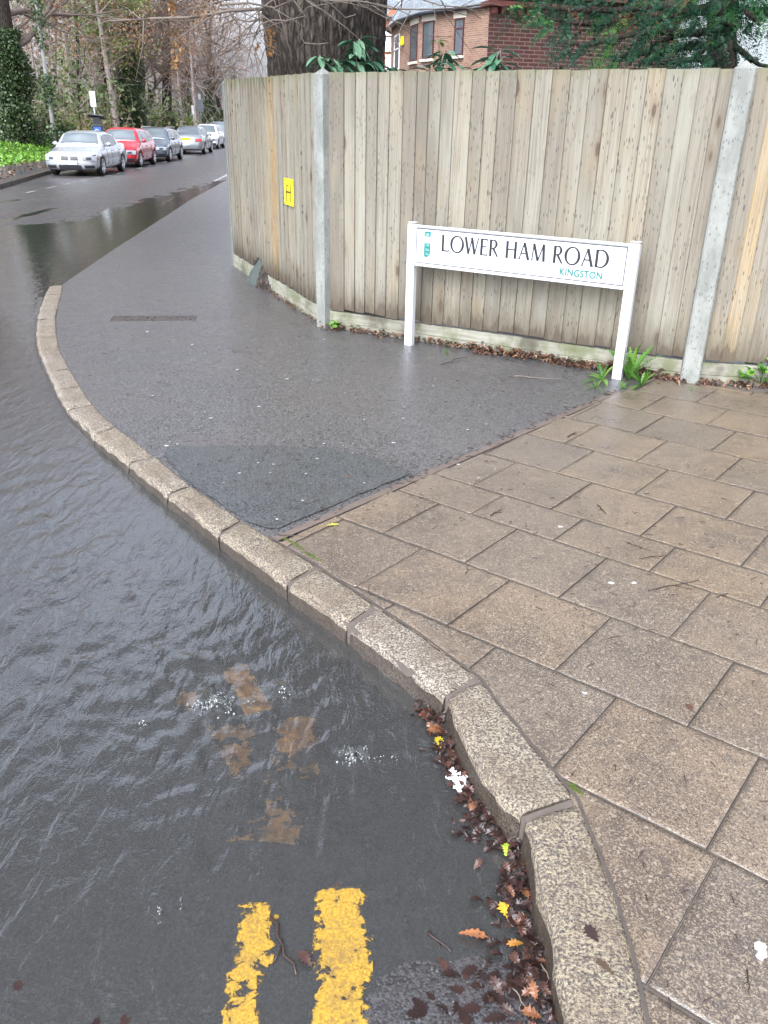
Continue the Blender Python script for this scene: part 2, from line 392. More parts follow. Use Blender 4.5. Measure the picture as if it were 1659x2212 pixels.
M['teal_pale'] = simple('pale_teal_print', (.35, .58, .56), .4, amt=.1)
M['yellow_plate'] = simple('yellow_plastic', (.85, .72, .01), .35, amt=.05)
M['grey_metal'] = simple('grey_metal', (.2, .22, .23), .4, metal=.3)
M['dark_plastic'] = simple('dark_plastic', (.016, .018, .022), .4)
M['rubber'] = simple('tyre_rubber', (.02, .02, .02), .7)
M['alloy'] = simple('alloy_rim', (.55, .56, .58), .3, metal=.6, amt=.1)
M['car_glass'] = m_glass_dark('car_glass', (.06, .075, .08)); M['house_glass'] = m_glass_dark('house_glass', (.05, .06, .065))
M['lamp_clear'] = simple('clear_lamp', (.3, .32, .34), .12, metal=.4); M['lamp_red'] = simple('red_lamp', (.45, .02, .02), .2)
M['white_wood'] = simple('white_window_paint', (.75, .75, .76), .4, amt=.04)
M['burgundy'] = simple('burgundy_window_paint', (.055, .014, .018), .35)
M['stone_sill'] = simple('pale_stone', (.5, .46, .38), .7, amt=.15)
M['render'] = simple('pale_render', (.5, .54, .52), .8, amt=.06, scale=2.)
M['brick_house'] = m_brick('mottled_brick', (.15, .075, .05), (.27, .15, .095), (.3, .25, .2), bw=.21, bh=.066, ms=.011)
M['brick_purple'] = m_brick('plum_brick', (.12, .05, .043), (.185, .078, .062), (.34, .25, .21), bw=.19, bh=.06, ms=.008, stain=.15)
M['brick_orange'] = m_brick('orange_brick', (.42, .13, .06), (.5, .18, .085), (.4, .2, .13), ms=.008)
M['brick_red'] = simple('red_moulded_brick', (.22, .075, .055), .8)
M['slate'] = m_slate()
M['bark_oak'] = m_bark('oak_bark'); M['bark_grey'] = m_bark('grey_bark', (.022, .018, .014), (.11, .09, .07), sc=1.2)
M['twig'] = simple('bare_twig', (.2, .16, .13), .8, amt=.3); M['twig_pale'] = simple('pale_twig', (.15, .12, .095), .75, amt=.3)
M['twig_wet'] = simple('wet_twig', (.035, .02, .015), .4, amt=.3)
M['ivy'] = m_leaf('ivy_leaves', [(0, (.02, .045, .016)), (.6, (.05, .09, .03)), (1, (.12, .16, .06))], .35, .5)
M['ivy_bright'] = m_leaf('bright_groundcover', [(0, (.06, .16, .012)), (.5, (.13, .3, .03)), (1, (.26, .45, .07))], .4, .5, .25)
M['bush_green'] = m_leaf('bush_leaves', [(0, (.07, .12, .02)), (.5, (.16, .23, .05)), (1, (.28, .34, .09))], .5, .4, .2)
M['bush_dark'] = m_leaf('dark_bush_leaves', [(0, (.02, .05, .012)), (.5, (.05, .1, .03)), (1, (.11, .17, .055))], .5, .4, .1)
M['leaf_brown'] = m_leaf('brown_hanging_leaves', [(0, (.2, .1, .06)), (.5, (.38, .2, .12)), (1, (.5, .32, .2))], .6, .3, .3)
M['leaf_gold'] = m_leaf('golden_dead_leaves', [(0, (.16, .08, .03)), (.5, (.28, .15, .06)), (1, (.38, .23, .1))], .6, .3, .3)
M['litter'] = m_leaf('wet_leaf_litter', [(0, (.025, .012, .008)), (.5, (.07, .032, .02)), (.85, (.16, .075, .04)), (1, (.27, .15, .08))], .35, .5)
M['litter_dark'] = m_leaf('dark_wet_leaves', [(0, (.015, .008, .007)), (.65, (.038, .018, .014)), (.93, (.075, .034, .022)), (1, (.17, .07, .03))], .4, .4)
M['conifer'] = m_leaf('cypress_sprays', [(0, (.008, .032, .018)), (.5, (.018, .075, .036)), (.85, (.04, .14, .04)), (1, (.1, .24, .045))], .5, .35, .1)
M['conifer_dead'] = m_leaf('dead_cypress_sprays', [(0, (.1, .05, .02)), (1, (.22, .1, .04))], .6, .3)
M['laurel'] = m_leaf('laurel_leaves', [(0, (.03, .09, .05)), (.5, (.07, .18, .10)), (1, (.16, .28, .17))], .25, .6, .1)
M['weed'] = m_leaf('weed_leaves', [(0, (.03, .1, .015)), (.5, (.075, .2, .025)), (1, (.17, .32, .05))], .4, .4, .25)
M['moss'] = simple('moss', (.07, .1, .012), .8, amt=.5, scale=40.)
M['foam'] = simple('bubbly_foam', (.22, .23, .23), .15, spec=.8)
M['paper'] = simple('white_wet_paper', (.8, .8, .85), .35, amt=.05)
EXPO = .95
# ------------------------------------------------------------------ camera, sky, sun
cam_d = bpy.data.cameras.new('camera'); cam = bpy.data.objects.new('camera', cam_d); COL.objects.link(cam); SC.camera = cam
cam_d.sensor_fit = 'VERTICAL'; cam_d.sensor_height = 24.; cam_d.lens = 24.*FPX/PH
cam_d.clip_start = .05; cam_d.clip_end = 1500.
fwd = Vector((0, math.cos(TILT), -math.sin(TILT))); upv = Vector((0, math.sin(TILT), math.cos(TILT))); rt = Vector((1, 0, 0))
c_, s_ = math.cos(ROLL), math.sin(ROLL)
X = rt*c_+upv*s_; Y = upv*c_-rt*s_
cam.matrix_world = Matrix.Translation((0, 0, CZ)) @ Matrix((X, Y, -fwd)).transposed().to_4x4()
SC.view_settings.view_transform = 'Standard'; SC.view_settings.look = 'None'; SC.view_settings.exposure = EXPO; SC.view_settings.gamma = 1
w = bpy.data.worlds.new('World'); SC.world = w; w.use_nodes = True; wt = w.node_tree; wt.nodes.clear()
def wn(ty, **pr):
    n = wt.nodes.new(ty)
    for k, v in pr.items(): setattr(n, k, v)
    return n
SUN_EL, SUN_AZ = R(48), R(205)
sky = wn('ShaderNodeTexSky', sky_type='NISHITA', sun_disc=False, sun_elevation=SUN_EL, sun_rotation=SUN_AZ, air_density=1., dust_density=4., ozone_density=1.)
bw = wn('ShaderNodeRGBToBW'); wt.links.new(sky.outputs[0], bw.inputs[0])
mx = wn('ShaderNodeMix', data_type='RGBA'); mx.inputs[0].default_value = .86
wt.links.new(sky.outputs[0], mx.inputs[6]); wt.links.new(bw.outputs[0], mx.inputs[7])
# overcast: clouds brighter overhead than at the horizon, softly uneven
tc = wn('ShaderNodeTexCoord'); sp = wn('ShaderNodeSeparateXYZ'); wt.links.new(tc.outputs['Generated'], sp.inputs[0])
mr = wn('ShaderNodeMapRange'); wt.links.new(sp.outputs[2], mr.inputs[0]); mr.inputs[1].default_value = -.05; mr.inputs[2].default_value = 1.; mr.inputs[3].default_value = 2.0; mr.inputs[4].default_value = 3.7
cn = wn('ShaderNodeTexNoise'); cn.inputs['Scale'].default_value = 4.5; cn.inputs['Detail'].default_value = 5; wt.links.new(tc.outputs['Generated'], cn.inputs['Vector'])
cr = wn('ShaderNodeMapRange'); wt.links.new(cn.outputs['Fac'], cr.inputs[0]); cr.inputs[1].default_value = .3; cr.inputs[2].default_value = .7; cr.inputs[3].default_value = .45; cr.inputs[4].default_value = 1.55
m1 = wn('ShaderNodeMath', operation='MULTIPLY'); wt.links.new(mr.outputs[0], m1.inputs[0]); wt.links.new(cr.outputs[0], m1.inputs[1])
cl = wn('ShaderNodeMix', data_type='RGBA', blend_type='MULTIPLY'); cl.inputs[0].default_value = 1.; wt.links.new(mx.outputs[2], cl.inputs[6]); cl.inputs[7].default_value = (.94, .985, 1.10, 1)
vm = wn('ShaderNodeVectorMath', operation='SCALE'); wt.links.new(cl.outputs[2], vm.inputs[0]); wt.links.new(m1.outputs[0], vm.inputs['Scale'])
bg = wn('ShaderNodeBackground'); bg.inputs[1].default_value = .12; wt.links.new(vm.outputs[0], bg.inputs[0])
wo = wn('ShaderNodeOutputWorld'); wt.links.new(bg.outputs[0], wo.inputs[0])
sd = bpy.data.lights.new('sun', 'SUN'); sd.energy = .7; sd.angle = R(25); sd.color = (1, .96, .9)
so = bpy.data.objects.new('sun', sd); COL.objects.link(so)
# sky texture rotation 0 = +Y; clockwise seen from above
sdir = Vector((math.sin(SUN_AZ)*math.cos(SUN_EL), math.cos(SUN_AZ)*math.cos(SUN_EL), math.sin(SUN_EL)))
so.rotation_euler = sdir.to_track_quat('Z', 'Y').to_euler()

# ------------------------------------------------------------------ kerb line (measured)
KJ = [((107, 618), (136, 616)), ((95, 637), (133, 635)), ((85, 668), (124, 666)), ((80, 691), (120, 687)), ((79, 726), (122, 723)), ((85, 761), (128, 755)),
      ((104, 803), (150, 796)), ((121, 841), (173, 834)), ((146, 884), (199, 874)), ((203, 939), (248, 922)), ((277, 998), (334, 986)),
      ((361, 1065), (410, 1050)), ((474, 1152), (523, 1126)), ((620, 1257), (683, 1223)), ((752, 1348), (812, 1310)), ((966, 1503), (1036, 1468)),
      ((1130, 1766), (1247, 1728)), ((1247, 2420), (1432, 2420))]
MID = {14: [((850, 1421), (920, 1380))], 15: [((992, 1575), (1085, 1530)), ((1035, 1660), (1130, 1590)), ((1092, 1737), (1197, 1668))],
       16: [((1148, 1809), (1282, 1816)), ((1164, 1931), (1328, 1931)), ((1195, 2035), (1360, 2035)), ((1228, 2212), (1401, 2212))]}
stones = []
for i in range(len(KJ)-1):
    ps = [KJ[i]]+MID.get(i, [])+[KJ[i+1]]
    stones.append([(atp(*a), atp(*b)) for a, b in ps])
kerb_out = [s[0][0] for s in stones]+[stones[-1][-1][0]]
kin = []
for s in stones: kin += [p[1] for p in s[:-1]]
kin.append(stones[-1][-1][1])
kout = []
for s in stones: kout += [p[0] for p in s[:-1]]
kout.append(stones[-1][-1][0])
# far waterline edge of the footway (flush kerb)
FARE = [(-3.6, 9.2), (-3.83, 12.05), (-4.05, 14.8), (-4.5, 20.2), (-4.9, 27.), (-5.5, 38.), (-6.3, 52.), (-8., 75.), (-9.5, 95.)]
def interp(tab, y):
    if y <= tab[0][1]: return tab[0][0]
    for (x0, y0), (x1, y1) in zip(tab, tab[1:]):
        if y <= y1: return x0+(x1-x0)*(y-y0)/(y1-y0)
    return tab[-1][0]
tin = sorted([(p.x, p.y) for p in kin], key=lambda a: a[1])
tout = sorted([(p.x, p.y) for p in kout], key=lambda a: a[1])
tin_all = tin+[(x-.0, y) for x, y in FARE if y > tin[-1][1]+.2]
def kin_x(y): return interp(tin_all, y)
def kout_x(y): return interp(tout+[(x, y) for x, y in FARE if y > tout[-1][1]+.2], y)
def footz(x, y):
    z = pavz(y)
    if y > 7.: z += .006*min(max(x-kin_x(y), 0), 3.)*min((y-7.)/3., 1)
    return z

# ground far and wide
def grid(name, xs, ys, zf, mat, kind='structure', smooth=True):
    V = [(x, y, zf(x, y)) for y in ys for x in xs]; nx = len(xs)
    F = [(j*nx+i, j*nx+i+1, (j+1)*nx+i+1, (j+1)*nx+i) for j in range(len(ys)-1) for i in range(nx-1)]
    o = np_mesh(name, V, F, mat, smooth=smooth); return tag(o, kind=kind)
FK = [(-8.6, 12.), (-9.7, 18.), (-10.75, 24.), (-11.75, 29.5), (-12.3, 33.), (-12.95, 45.), (-13.9, 60.), (-15.8, 80.), (-18., 100.)]   # far kerb
SH = [(-30., 10.), (-14., 13.2), (-6.43, 14.38), (-5.4, 15.41), (-5.4, 18.8), (-5.12, 24.2), (-4.9, 28.)]   # shoreline
def shore_s(x, y):
    best = 1e9; sg = 1
    for (x0, y0), (x1, y1) in zip(SH, SH[1:]):
        dx, dy = x1-x0, y1-y0; L2 = dx*dx+dy*dy
        t = min(1, max(0, ((x-x0)*dx+(y-y0)*dy)/L2)); px, py = x0+dx*t, y0+dy*t
        d = math.hypot(x-px, y-py)
        if d < best: best = d; sg = 1 if dx*(y-py)-dy*(x-px) > 0 else -1
    if y > 28: sg = 1
    return best*sg
WZ = -.108
def sstep(a, b, v):
    t = min(1, max(0, (v-a)/(b-a))); return t*t*(3-2*t)
DIPS = [(at(60, 462, -.09), at(118, 447, -.09), .22), (at(-10, 478, -.09), at(60, 462, -.09), .22), (at(8, 430, -.1), at(44, 424, -.1), .3)]
def roadz(x, y):
    s = shore_s(x, y)
    if s > 0:
        z = WZ+.03*sstep(0, 2.2, s)-.275*sstep(1.2, 6.5, s)
        for a, b, r in DIPS:
            d = b.xy-a.xy; t = min(1, max(0, (Vector((x, y))-a.xy).dot(d)/d.length_squared)); q = (Vector((x, y))-a.xy-d*t).length
            z -= .03*max(0, 1-q/r)
    else: z = WZ-.045*sstep(0, 3.5, -s)-.004
    if y < 6.:
        zn = WZ-.05*sstep(1.35, 2.4, y)+.007*sstep(1.32, 1.12, y)*(sstep(-.03, .08, x)-.5*sstep(-.1, -.3, x) if x > -.55 else -.4)-.004*sstep(1.1, 1.5, y)
        z = zn if y < 4 else zn+(z-zn)*sstep(4., 6., y)
    n = mnoise.noise(Vector((x*2.1, y*2.1, 3.)))*.004+mnoise.noise(Vector((x*11, y*11, 7.)))*.0022
    return z+n
def spaced(a, b, s0, g=1.06, smax=2.):
    out = [a]; s = s0
    while out[-1] < b: out.append(out[-1]+s); s = min(s*g, smax)
    return out
ground = np_mesh('ground', [(-500, -60, -.75), (500, -60, -.75), (500, 900, -.75), (-500, 900, -.75)], [(0, 1, 2, 3)], M['soil']); tag(ground, kind='structure')
# road: from kerb (tucked under the kerb stones) leftwards; column positions follow the kerb
ys = spaced(.35, 100., .035, 1.012, 1.6)
us = [0, .03]+spaced(.06, 26., .035, 1.02, 1.5)
def kmid(y):
    return .5*(kin_x(y)+kout_x(y)) if y < 8.9 else kin_x(y)+.06
V = []; nx = len(us)
for y in ys:
    x0 = kmid(y)
    for u in us:
        x = x0-u; fx = interp(FK, y)
        V.append((x, y, roadz(x, y) if x > fx-.3 else -.6))
nyy = len(ys)
road = np_mesh('road', V, [(j*nx+i+1, j*nx+i, (j+1)*nx+i, (j+1)*nx+i+1) for j in range(nyy-1) for i in range(nx-1)], M['road'], smooth=True); tag(road, kind='structure')
# water sheet, flowing out from a bubbling spring
SPR = [at(455, 1530, WZ), at(765, 1640, WZ), at(600, 1500, WZ)]
rings = [(at(x, y, WZ), r) for x, y, r in ((150, 1130, .05), (262, 955, .03), (270, 975, .05), (330, 940, .05), (140, 1245, .06), (40, 1260, .07), (255, 1270, .07), (95, 1180, .04), (190, 1210, .09), (220, 1300, .05), (285, 1090, .04), (90, 1120, .1), (60, 1330, .08), (160, 1390, .07), (430, 1330, .05), (240, 2000, .04), (400, 1130, .05), (20, 1130, .06), (540, 1750, .05), (700, 1480, .06))]
wy = spaced(.5, 29., .011, 1.0065, .5); wu = np.array([0]+spaced(.012, 16., .011, 1.0065, .4))
WX = []; WY = []
for y in wy: WX.append((kmid(y)-.0)-wu); WY.append(np.full(len(wu), y))
WX = np.array(WX); WY = np.array(WY)
def water_h(X, Y):
    H = np.zeros_like(X)
    wx = fbm(X*3.1, Y*3.1, 4, 5)*.30; wy_ = fbm(X*3.1+9, Y*3.1, 4, 8)*.30
    for k, (s, lam, amp, fall) in enumerate(((SPR[0], .075, .0030, 1.35), (SPR[1], .055, .0020, .5), (SPR[2], .11, .0022, 1.6))):
        D = np.hypot(X-s.x+wx, (Y-s.y)+wy_)
        H += amp*np.exp(-D/fall)*np.sin(2*np.pi*D/lam*(1-.25*np.tanh(D)))*(.05+1.5*vnoise(X*5+k*7, Y*5, 3+k)**1.5)
    # streaks drawn out along the flow
    a = R(48); U = X*math.cos(a)+Y*math.sin(a); Vv = -X*math.sin(a)+Y*math.cos(a)
    m = np.exp(-((Y-2.9)/1.6)**2)
    H += m*.0036*fbm(U*3.2, Vv*17, 3, 21)
    m2 = np.exp(-np.maximum(Y-4.4, 0)/1.4)
    H += m2*.0024*fbm(X*13, Y*24, 3, 31)
    near = np.exp(-np.hypot(X-SPR[0].x, Y-SPR[0].y)/.22)+.9*np.exp(-np.hypot(X-SPR[1].x, Y-SPR[1].y)/.1)
    H += near*.013*fbm(X*26, Y*26, 3, 41)
    for p, h, r in ((at(470, 1528, WZ), .02, .022), (at(440, 1515, WZ), .016, .016), (at(455, 1545, WZ), .012, .013), (at(765, 1640, WZ), .016, .024), (at(745, 1632, WZ), .008, .012), (at(308, 1568, WZ), .008, .015), (at(345, 1972, WZ), .013, .0095), (at(390, 1955, WZ), .008, .007), (at(715, 1640, WZ), .007, .02), (at(610, 1500, WZ), .008, .02)):
        H += h*np.exp(-((X-p.x)**2+(Y-p.y)**2)/(2*r*r))
    for p, r in rings:
        D = np.hypot(X-p.x, Y-p.y); H += .0011*np.cos(2*np.pi*D/.018)*np.exp(-((D-r*.55)/(r*.45))**2)
    # calmer by the kerb and over the shallow foot of the picture
    H *= 1.5; H *= .22+.78*np.clip((kx_arr-X-.05)/.75, 0, 1) if kx_arr is not None else 1
    H *= .16+.84*np.clip((Y-1.2)/1.1, 0, 1)
    if kx_arr is not None: ko = np.array([[kout_x(float(yy_))] for yy_ in Y[:, 0]]); H += .0045*np.exp(-np.abs(ko-.004-X)/.006)*np.clip((9-Y)/2, 0, 1)*np.clip((Y-1.6)/.3, 0, 1)
    return H
kx_arr = np.array([[kmid(y)]*len(wu) for y in wy])
WH = water_h(WX, WY)*np.clip((30-WY)/4, 0, 1)
Vw = np.stack([WX, WY, WZ+WH], -1).reshape(-1, 3); nw = len(wu)
jj, ii = np.meshgrid(np.arange(len(wy)-1), np.arange(nw-1), indexing='ij'); jj = jj.ravel(); ii = ii.ravel()
Fw = np.stack([jj*nw+ii+1, jj*nw+ii, (jj+1)*nw+ii, (jj+1)*nw+ii+1], -1)
# leave the sheet out well beyond the shoreline
ctr = Vw[Fw].mean(1)
keep = np.array([shore_s(float(a), float(b)) < 1.0 for a, b in ctr[:, :2]]) if len(ctr) < 0 else None
sx = np.array([[shore_s(float(x), float(y)) for x in np.linspace(-20, 1, 64)] for y in np.linspace(0, 30, 61)])
gi = np.clip(((ctr[:, 0]+20)/21*63).astype(int), 0, 63); gj = np.clip((ctr[:, 1]/30*60).astype(int), 0, 60)
Fw = Fw[sx[gj, gi] < .9]
water = np_mesh('water', Vw, Fw, M['water'], smooth=True); tag(water, kind='structure')
for k, (a, b, r) in enumerate(DIPS):
    mid = (a+b)/2; d = (b-a); ang = math.atan2(d.y, d.x); n = 24
    ring_ = [Vector((mid.x, mid.y, 0))+Matrix.Rotation(ang, 3, 'Z') @ Vector(((d.length/2+r*.7)*math.cos(t)*1.05, r*.8*math.sin(t)*(1+.25*math.sin(3*t+k)), 0)) for t in [2*math.pi*i/n for i in range(n)]]
    zz = roadz(mid.x, mid.y)+.012
    tag(np_mesh('puddle', [(p.x, p.y, zz) for p in ring_], [tuple(range(n))], M['water']), kind='structure')

# footway
fy = spaced(.4, 96., .05, 1.02, 1.5); fu = [0, .02, .05]+spaced(.1, 22., .08, 1.08, 1.5)
V = []
for y in fy:
    x0 = kin_x(y)+(-.012 if y < 8.6 else -.02)
    for u in fu:
        x = x0+u; V.append((x, y, footz(x, y)+(-.004 if u < .01 and y < 8.6 else 0)+(.0 if y < 3 else mnoise.noise(Vector((x*.8, y*.8, 0)))*.003)+mnoise.noise(Vector((x*6, y*6, 0)))*.001-.003))
nx = len(fu)
foot = np_mesh('footway', V, [(j*nx+i, j*nx+i+1, (j+1)*nx+i+1, (j+1)*nx+i) for j in range(len(fy)-1) for i in range(nx-1)], M['tarmac'], smooth=True); tag(foot, kind='structure')
# newer tarmac patch lying against the kerb and the flags
pp = [(362, 967), (450, 962), (560, 964), (700, 966), (800, 985), (868, 1012), (889, 1022), (760, 1075), (640, 1124), (600, 1143), (575, 1140), (524, 1122), (470, 1080), (412, 1046), (372, 1005), (352, 978)]
pw = [atp(*p) for p in pp]
pq = []
for a, b in zip(pw, pw[1:]+pw[:1]):
    m_ = max(1, int((b-a).length/.02))
    pq += [a+(b-a)*(i/m_)+Vector((mnoise.noise((a+(b-a)*(i/m_))*11.)*.012+mnoise.noise((a+(b-a)*(i/m_))*50.)*.006, mnoise.noise((a+(b-a)*(i/m_))*13.+Vector((3, 3, 3)))*.012, 0)) for i in range(m_)]
pw = pq; cx = sum(p.x for p in pw)/len(pw); cy = sum(p.y for p in pw)/len(pw)
V = []; F = []; nr = 8; n0 = len(pw)
for k in range(nr+1):
    for p in pw:
        f = k/nr; x = cx+(p.x-cx)*f; y = cy+(p.y-cy)*f; V.append((x, y, pavz(y)+.003+(-.001 if k == nr else 0)))
for k in range(nr):
    for i in range(n0): F.append((k*n0+i, k*n0+(i+1) % n0, (k+1)*n0+(i+1) % n0, (k+1)*n0+i)[::-1])
tag(np_mesh('tarmac_patch', V, F, M['patch'], smooth=True), kind='structure')

# kerb stones
kerb = empty('kerb'); kerb['kind'] = 'structure'
def lerp2(a, b, t): return a+(b-a)*t
def stone(pts, k):
    pts = [(Vector((o.x, o.y, pavz(o.y))), Vector((i.x, i.y, pavz(i.y)))) for o, i in pts]
    # resample along
    st = []
    for (o0, i0), (o1, i1) in zip(pts, pts[1:]):
        n = max(3, int((o1-o0).length/.028))
        for j in range(n): st.append((lerp2(o0, o1, j/n), lerp2(i0, i1, j/n)))
    st.append(pts[-1])
    g = .0035+.009*(k in (11, 13, 14, 15, 16)); tw_ = random.Random(k+40).uniform(-.5, .5)*g
    L = (pts[-1][0]-pts[0][0]).length
    a0 = (st[1][0]-st[0][0]).normalized(); a1 = (st[-1][0]-st[-2][0]).normalized()
    st[0] = (st[0][0]+a0*g, st[0][1]+a0*g); st[-1] = (st[-1][0]-a1*g, st[-1][1]-a1*g)
    prof = [(-.004, -.26), (-.004, -.17), (-.003, -.1), (-.002, -.06), (0, -.03), (.002, -.013), (.010, -.003), (.022, .001)]
    inner = [(.35, .003), (.5, .003), (.65, .003), (.8, .003), (.93, .002), (.985, .0), (1., -.012), (1., -.25)]
    vs = []; fs = []; ms = []
    rr = random.Random(k); tz = rr.uniform(-.002, .003); ch = [(rr.uniform(0, 1), rr.uniform(0, .5)) for _ in range(3)]
    for a, (o, i) in enumerate(st):
        w_ = (i-o).length; d = (i-o).normalized(); e = a in (0, len(st)-1)
        row = [(o+d*x, z) for x, z in prof]+[(o+d*w_*.2, .003)]+[(o+d*w_*t, z) for t, z in inner]
        for q, (p, z) in enumerate(row):
            nz = mnoise.noise(Vector((p.x*9, p.y*9, k*3.)))*.006+mnoise.noise(Vector((p.x*38, p.y*38, z*45)))*.0045+min(0, mnoise.noise(Vector((p.x*17, p.y*17, k))))*.006
            if z > -.05: zz = o.z+z+nz+tz-(.006 if e else 0)
            else: zz = o.z+z
            hn = d*(mnoise.noise(Vector((p.x*14, p.y*14, z*20)))*.011+mnoise.noise(Vector((p.x*40, p.y*40, z*40)))*.004) if q < 8 else Vector()
            vs.append((p.x+hn.x, p.y+hn.y, zz))
    m = 9+len(inner)
    for a in range(len(st)-1):
        for q in range(m-1):
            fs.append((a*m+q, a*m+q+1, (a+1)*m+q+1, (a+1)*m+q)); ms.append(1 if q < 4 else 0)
    fs.append(tuple(range(m))[::-1]); fs.append(tuple(range((len(st)-1)*m, len(st)*m))); ms += [1, 1]
    # orientation: stones run towards the camera
    me = bpy.data.meshes.new('kerb_stone'); me.from_pydata(vs, [], [f[::-1] for f in fs])
    for p_, mm in zip(me.polygons, ms): p_.material_index = mm; p_.use_smooth = len(p_.vertices) == 4
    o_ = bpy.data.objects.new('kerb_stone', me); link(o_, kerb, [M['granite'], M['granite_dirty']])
for k, s in enumerate(stones): stone(s, k)
mo = MB(); 
for (o0, i0), (o1, i1) in zip(list(zip(kout, kin)), list(zip(kout, kin))[1:]):
    def q(p, other, f): v = p+(other-p)*f; return (v.x, v.y)
    a, b, c, d = q(o0, i0, .04), q(o1, i1, .04), q(i1, o1, -.02), q(i0, o0, -.02)
    vs = [(*a, pavz(o0.y)-.3), (*b, pavz(o1.y)-.3), (*c, pavz(i1.y)-.3), (*d, pavz(i0.y)-.3), (*a, pavz(o0.y)-.010), (*b, pavz(o1.y)-.010), (*c, pavz(i1.y)-.004), (*d, pavz(i0.y)-.004)]
    mo.add(vs, [(0, 3, 2, 1), (4, 5, 6, 7), (0, 1, 5, 4), (1, 2, 6, 5), (2, 3, 7, 6), (3, 0, 4, 7)])
mo.build('mortar', M['joint'], kerb)

# paving flags: rows across n, joints along t
NV = Vector((.617, .787)); TV = Vector((.787, -.617))
def W2(n, t): return NV*n+TV*t
rows = [(.36, .80, [-1.0, -.56, -.12, .32]), (.80, 1.235, [-.75, -.31, .13]), (1.24, 1.675, [-.9, -.262, .18]), (1.675, 2.11, [-1.155, -.718, -.29, .14]), (2.11, 2.545, [-1.783, -1.36, -.935, -.498, -.06]),
        (2.545, 2.97, [-1.997, -1.575, -1.15, -.72, -.29]), (2.97, 3.26, [-1.82, -1.4, -.97, -.54]), (3.26, 3.69, [-2.0, -1.565, -1.13, -.70, -.27]),
        (3.69, 4.13, [-2.2, -1.765, -1.34, -.9, -.47]), (4.13, 4.575, [-1.95, -1.52, -1.1, -.67]), (4.575, 5.02, [-2.14, -1.714, -1.27, -.85]), (5.02, 5.45, [-1.88, -1.45, -1.02]), (5.45, 5.88, [-2.1, -1.67, -1.2]), (5.88, 6.1, [-1.9, -1.45])]
paving = empty('paved_footway'); paving['kind'] = 'structure'
def clip(poly, p, nrm):   # keep side where (v-p).nrm >= 0
    out = []
    for a, b in zip(poly, poly[1:]+poly[:1]):
        da, db = (a-p).dot(nrm), (b-p).dot(nrm)
        if da >= 0: out.append(a)
        if da*db < 0: out.append(a+(b-a)*(da/(da-db)))
    return out
bord0, bord1 = W2(2.19, -2.29), W2(5.13, -2.165)
bd = (bord1-bord0).normalized(); bn = Vector((bd.y, -bd.x))
if bn.dot(TV) < 0: bn = -bn
kcl = [((o.xy+i.xy)/2) for o, i in zip(kout, kin)]
fence_p = Vector((2.187, 5.88)); fdir = (Vector((2.187, 5.88))-Vector((-.554, 7.5))).normalized(); fn_ = Vector((fdir.y, -fdir.x))
if fn_.y > 0: fn_ = -fn_
k = 0
M['flag_edge'] = simple('flag_edge_dirt', (.06, .049, .04), .7, amt=.4, scale=30.)
for n0, n1, js in rows:
    ts = [js[0]-.44, *js, js[-1]+.435] if js[0] > -1.9 else [js[0]-.30, *js, js[-1]+.435]
    while ts[-1] < 1.2 and n0 > 0: ts.append(ts[-1]+.435)
    while ts[0] > -2.5: ts.insert(0, ts[0]-.44)
    for t0, t1 in zip(ts, ts[1:]):
        k += 1; rr = random.Random(k*5+1)
        na_ = max(2, round((n1-n0)/.021)); nb_ = max(2, round((t1-t0)/.021)); c = W2((n0+n1)/2, (t0+t1)/2)
        tx, ty, tz = rr.uniform(-.005, .005), rr.uniform(-.005, .005), rr.uniform(-.0015, .0015); g0, g1, g2, g3 = [rr.uniform(.0002, .0018) for _ in range(4)]
        ns = [n0+g0, n0+g0+.0018]+[n0+(n1-n0)*i/na_ for i in range(1, na_)]+[n1-g1-.0018, n1-g1]; tt = [t0+g2, t0+g2+.0018]+[t0+(t1-t0)*i/nb_ for i in range(1, nb_)]+[t1-g3-.0018, t1-g3]
        vs = []; ok_ = []
        for a, nn_ in enumerate(ns):
            for b, t_ in enumerate(tt):
                q = W2(nn_, t_); ed = a in (0, len(ns)-1) or b in (0, len(tt)-1)
                j_ = mnoise.noise(Vector((q.x*60, q.y*60, 1)))*.0015 if not ed else 0
                chip = .004*max(0, mnoise.noise(Vector((q.x*25, q.y*25, 9)))) if a in (1, len(ns)-2) or b in (1, len(tt)-2) else 0
                vs.append((q.x, q.y, pavz(q.y)+(-.0015 if ed else .0062+j_*.4-chip)-.035*min(1, max(0, (kin_x(q.y)-.003-q.x)/.02))+tz+(q.x-c.x)*tx+(q.y-c.y)*ty))
                good = q.x > kmid(q.y)-.01 and (q-bord0).dot(bn) > .004
                if q.y > 4.6 and (q-fence_p).dot(fn_) < .06: good = False
                ok_.append(good)
        nt_ = len(tt); fs = []; ms_ = []
        for a in range(len(ns)-1):
            for b in range(nt_-1):
                f_ = (a*nt_+b, a*nt_+b+1, (a+1)*nt_+b+1, (a+1)*nt_+b)
                if all(ok_[i] for i in f_): fs.append(f_[::-1]); ms_.append(1 if a in (0, len(ns)-2) or b in (0, nt_-2) else 0)
        if len(fs) < 8 or c.y < .1: continue
        used = sorted({i for f_ in fs for i in f_}); mp = {i: n for n, i in enumerate(used)}
        me = bpy.data.meshes.new('paving_slab'); me.from_pydata([vs[i] for i in used], [], [tuple(mp[i] for i in f_) for f_ in fs])
        for p_, m_ in zip(me.polygons, ms_): p_.material_index = m_; p_.use_smooth = m_ == 0
        o_ = bpy.data.objects.new('paving_slab', me); link(o_, paving, [M['flag'], M['flag_edge']])
V = []; 
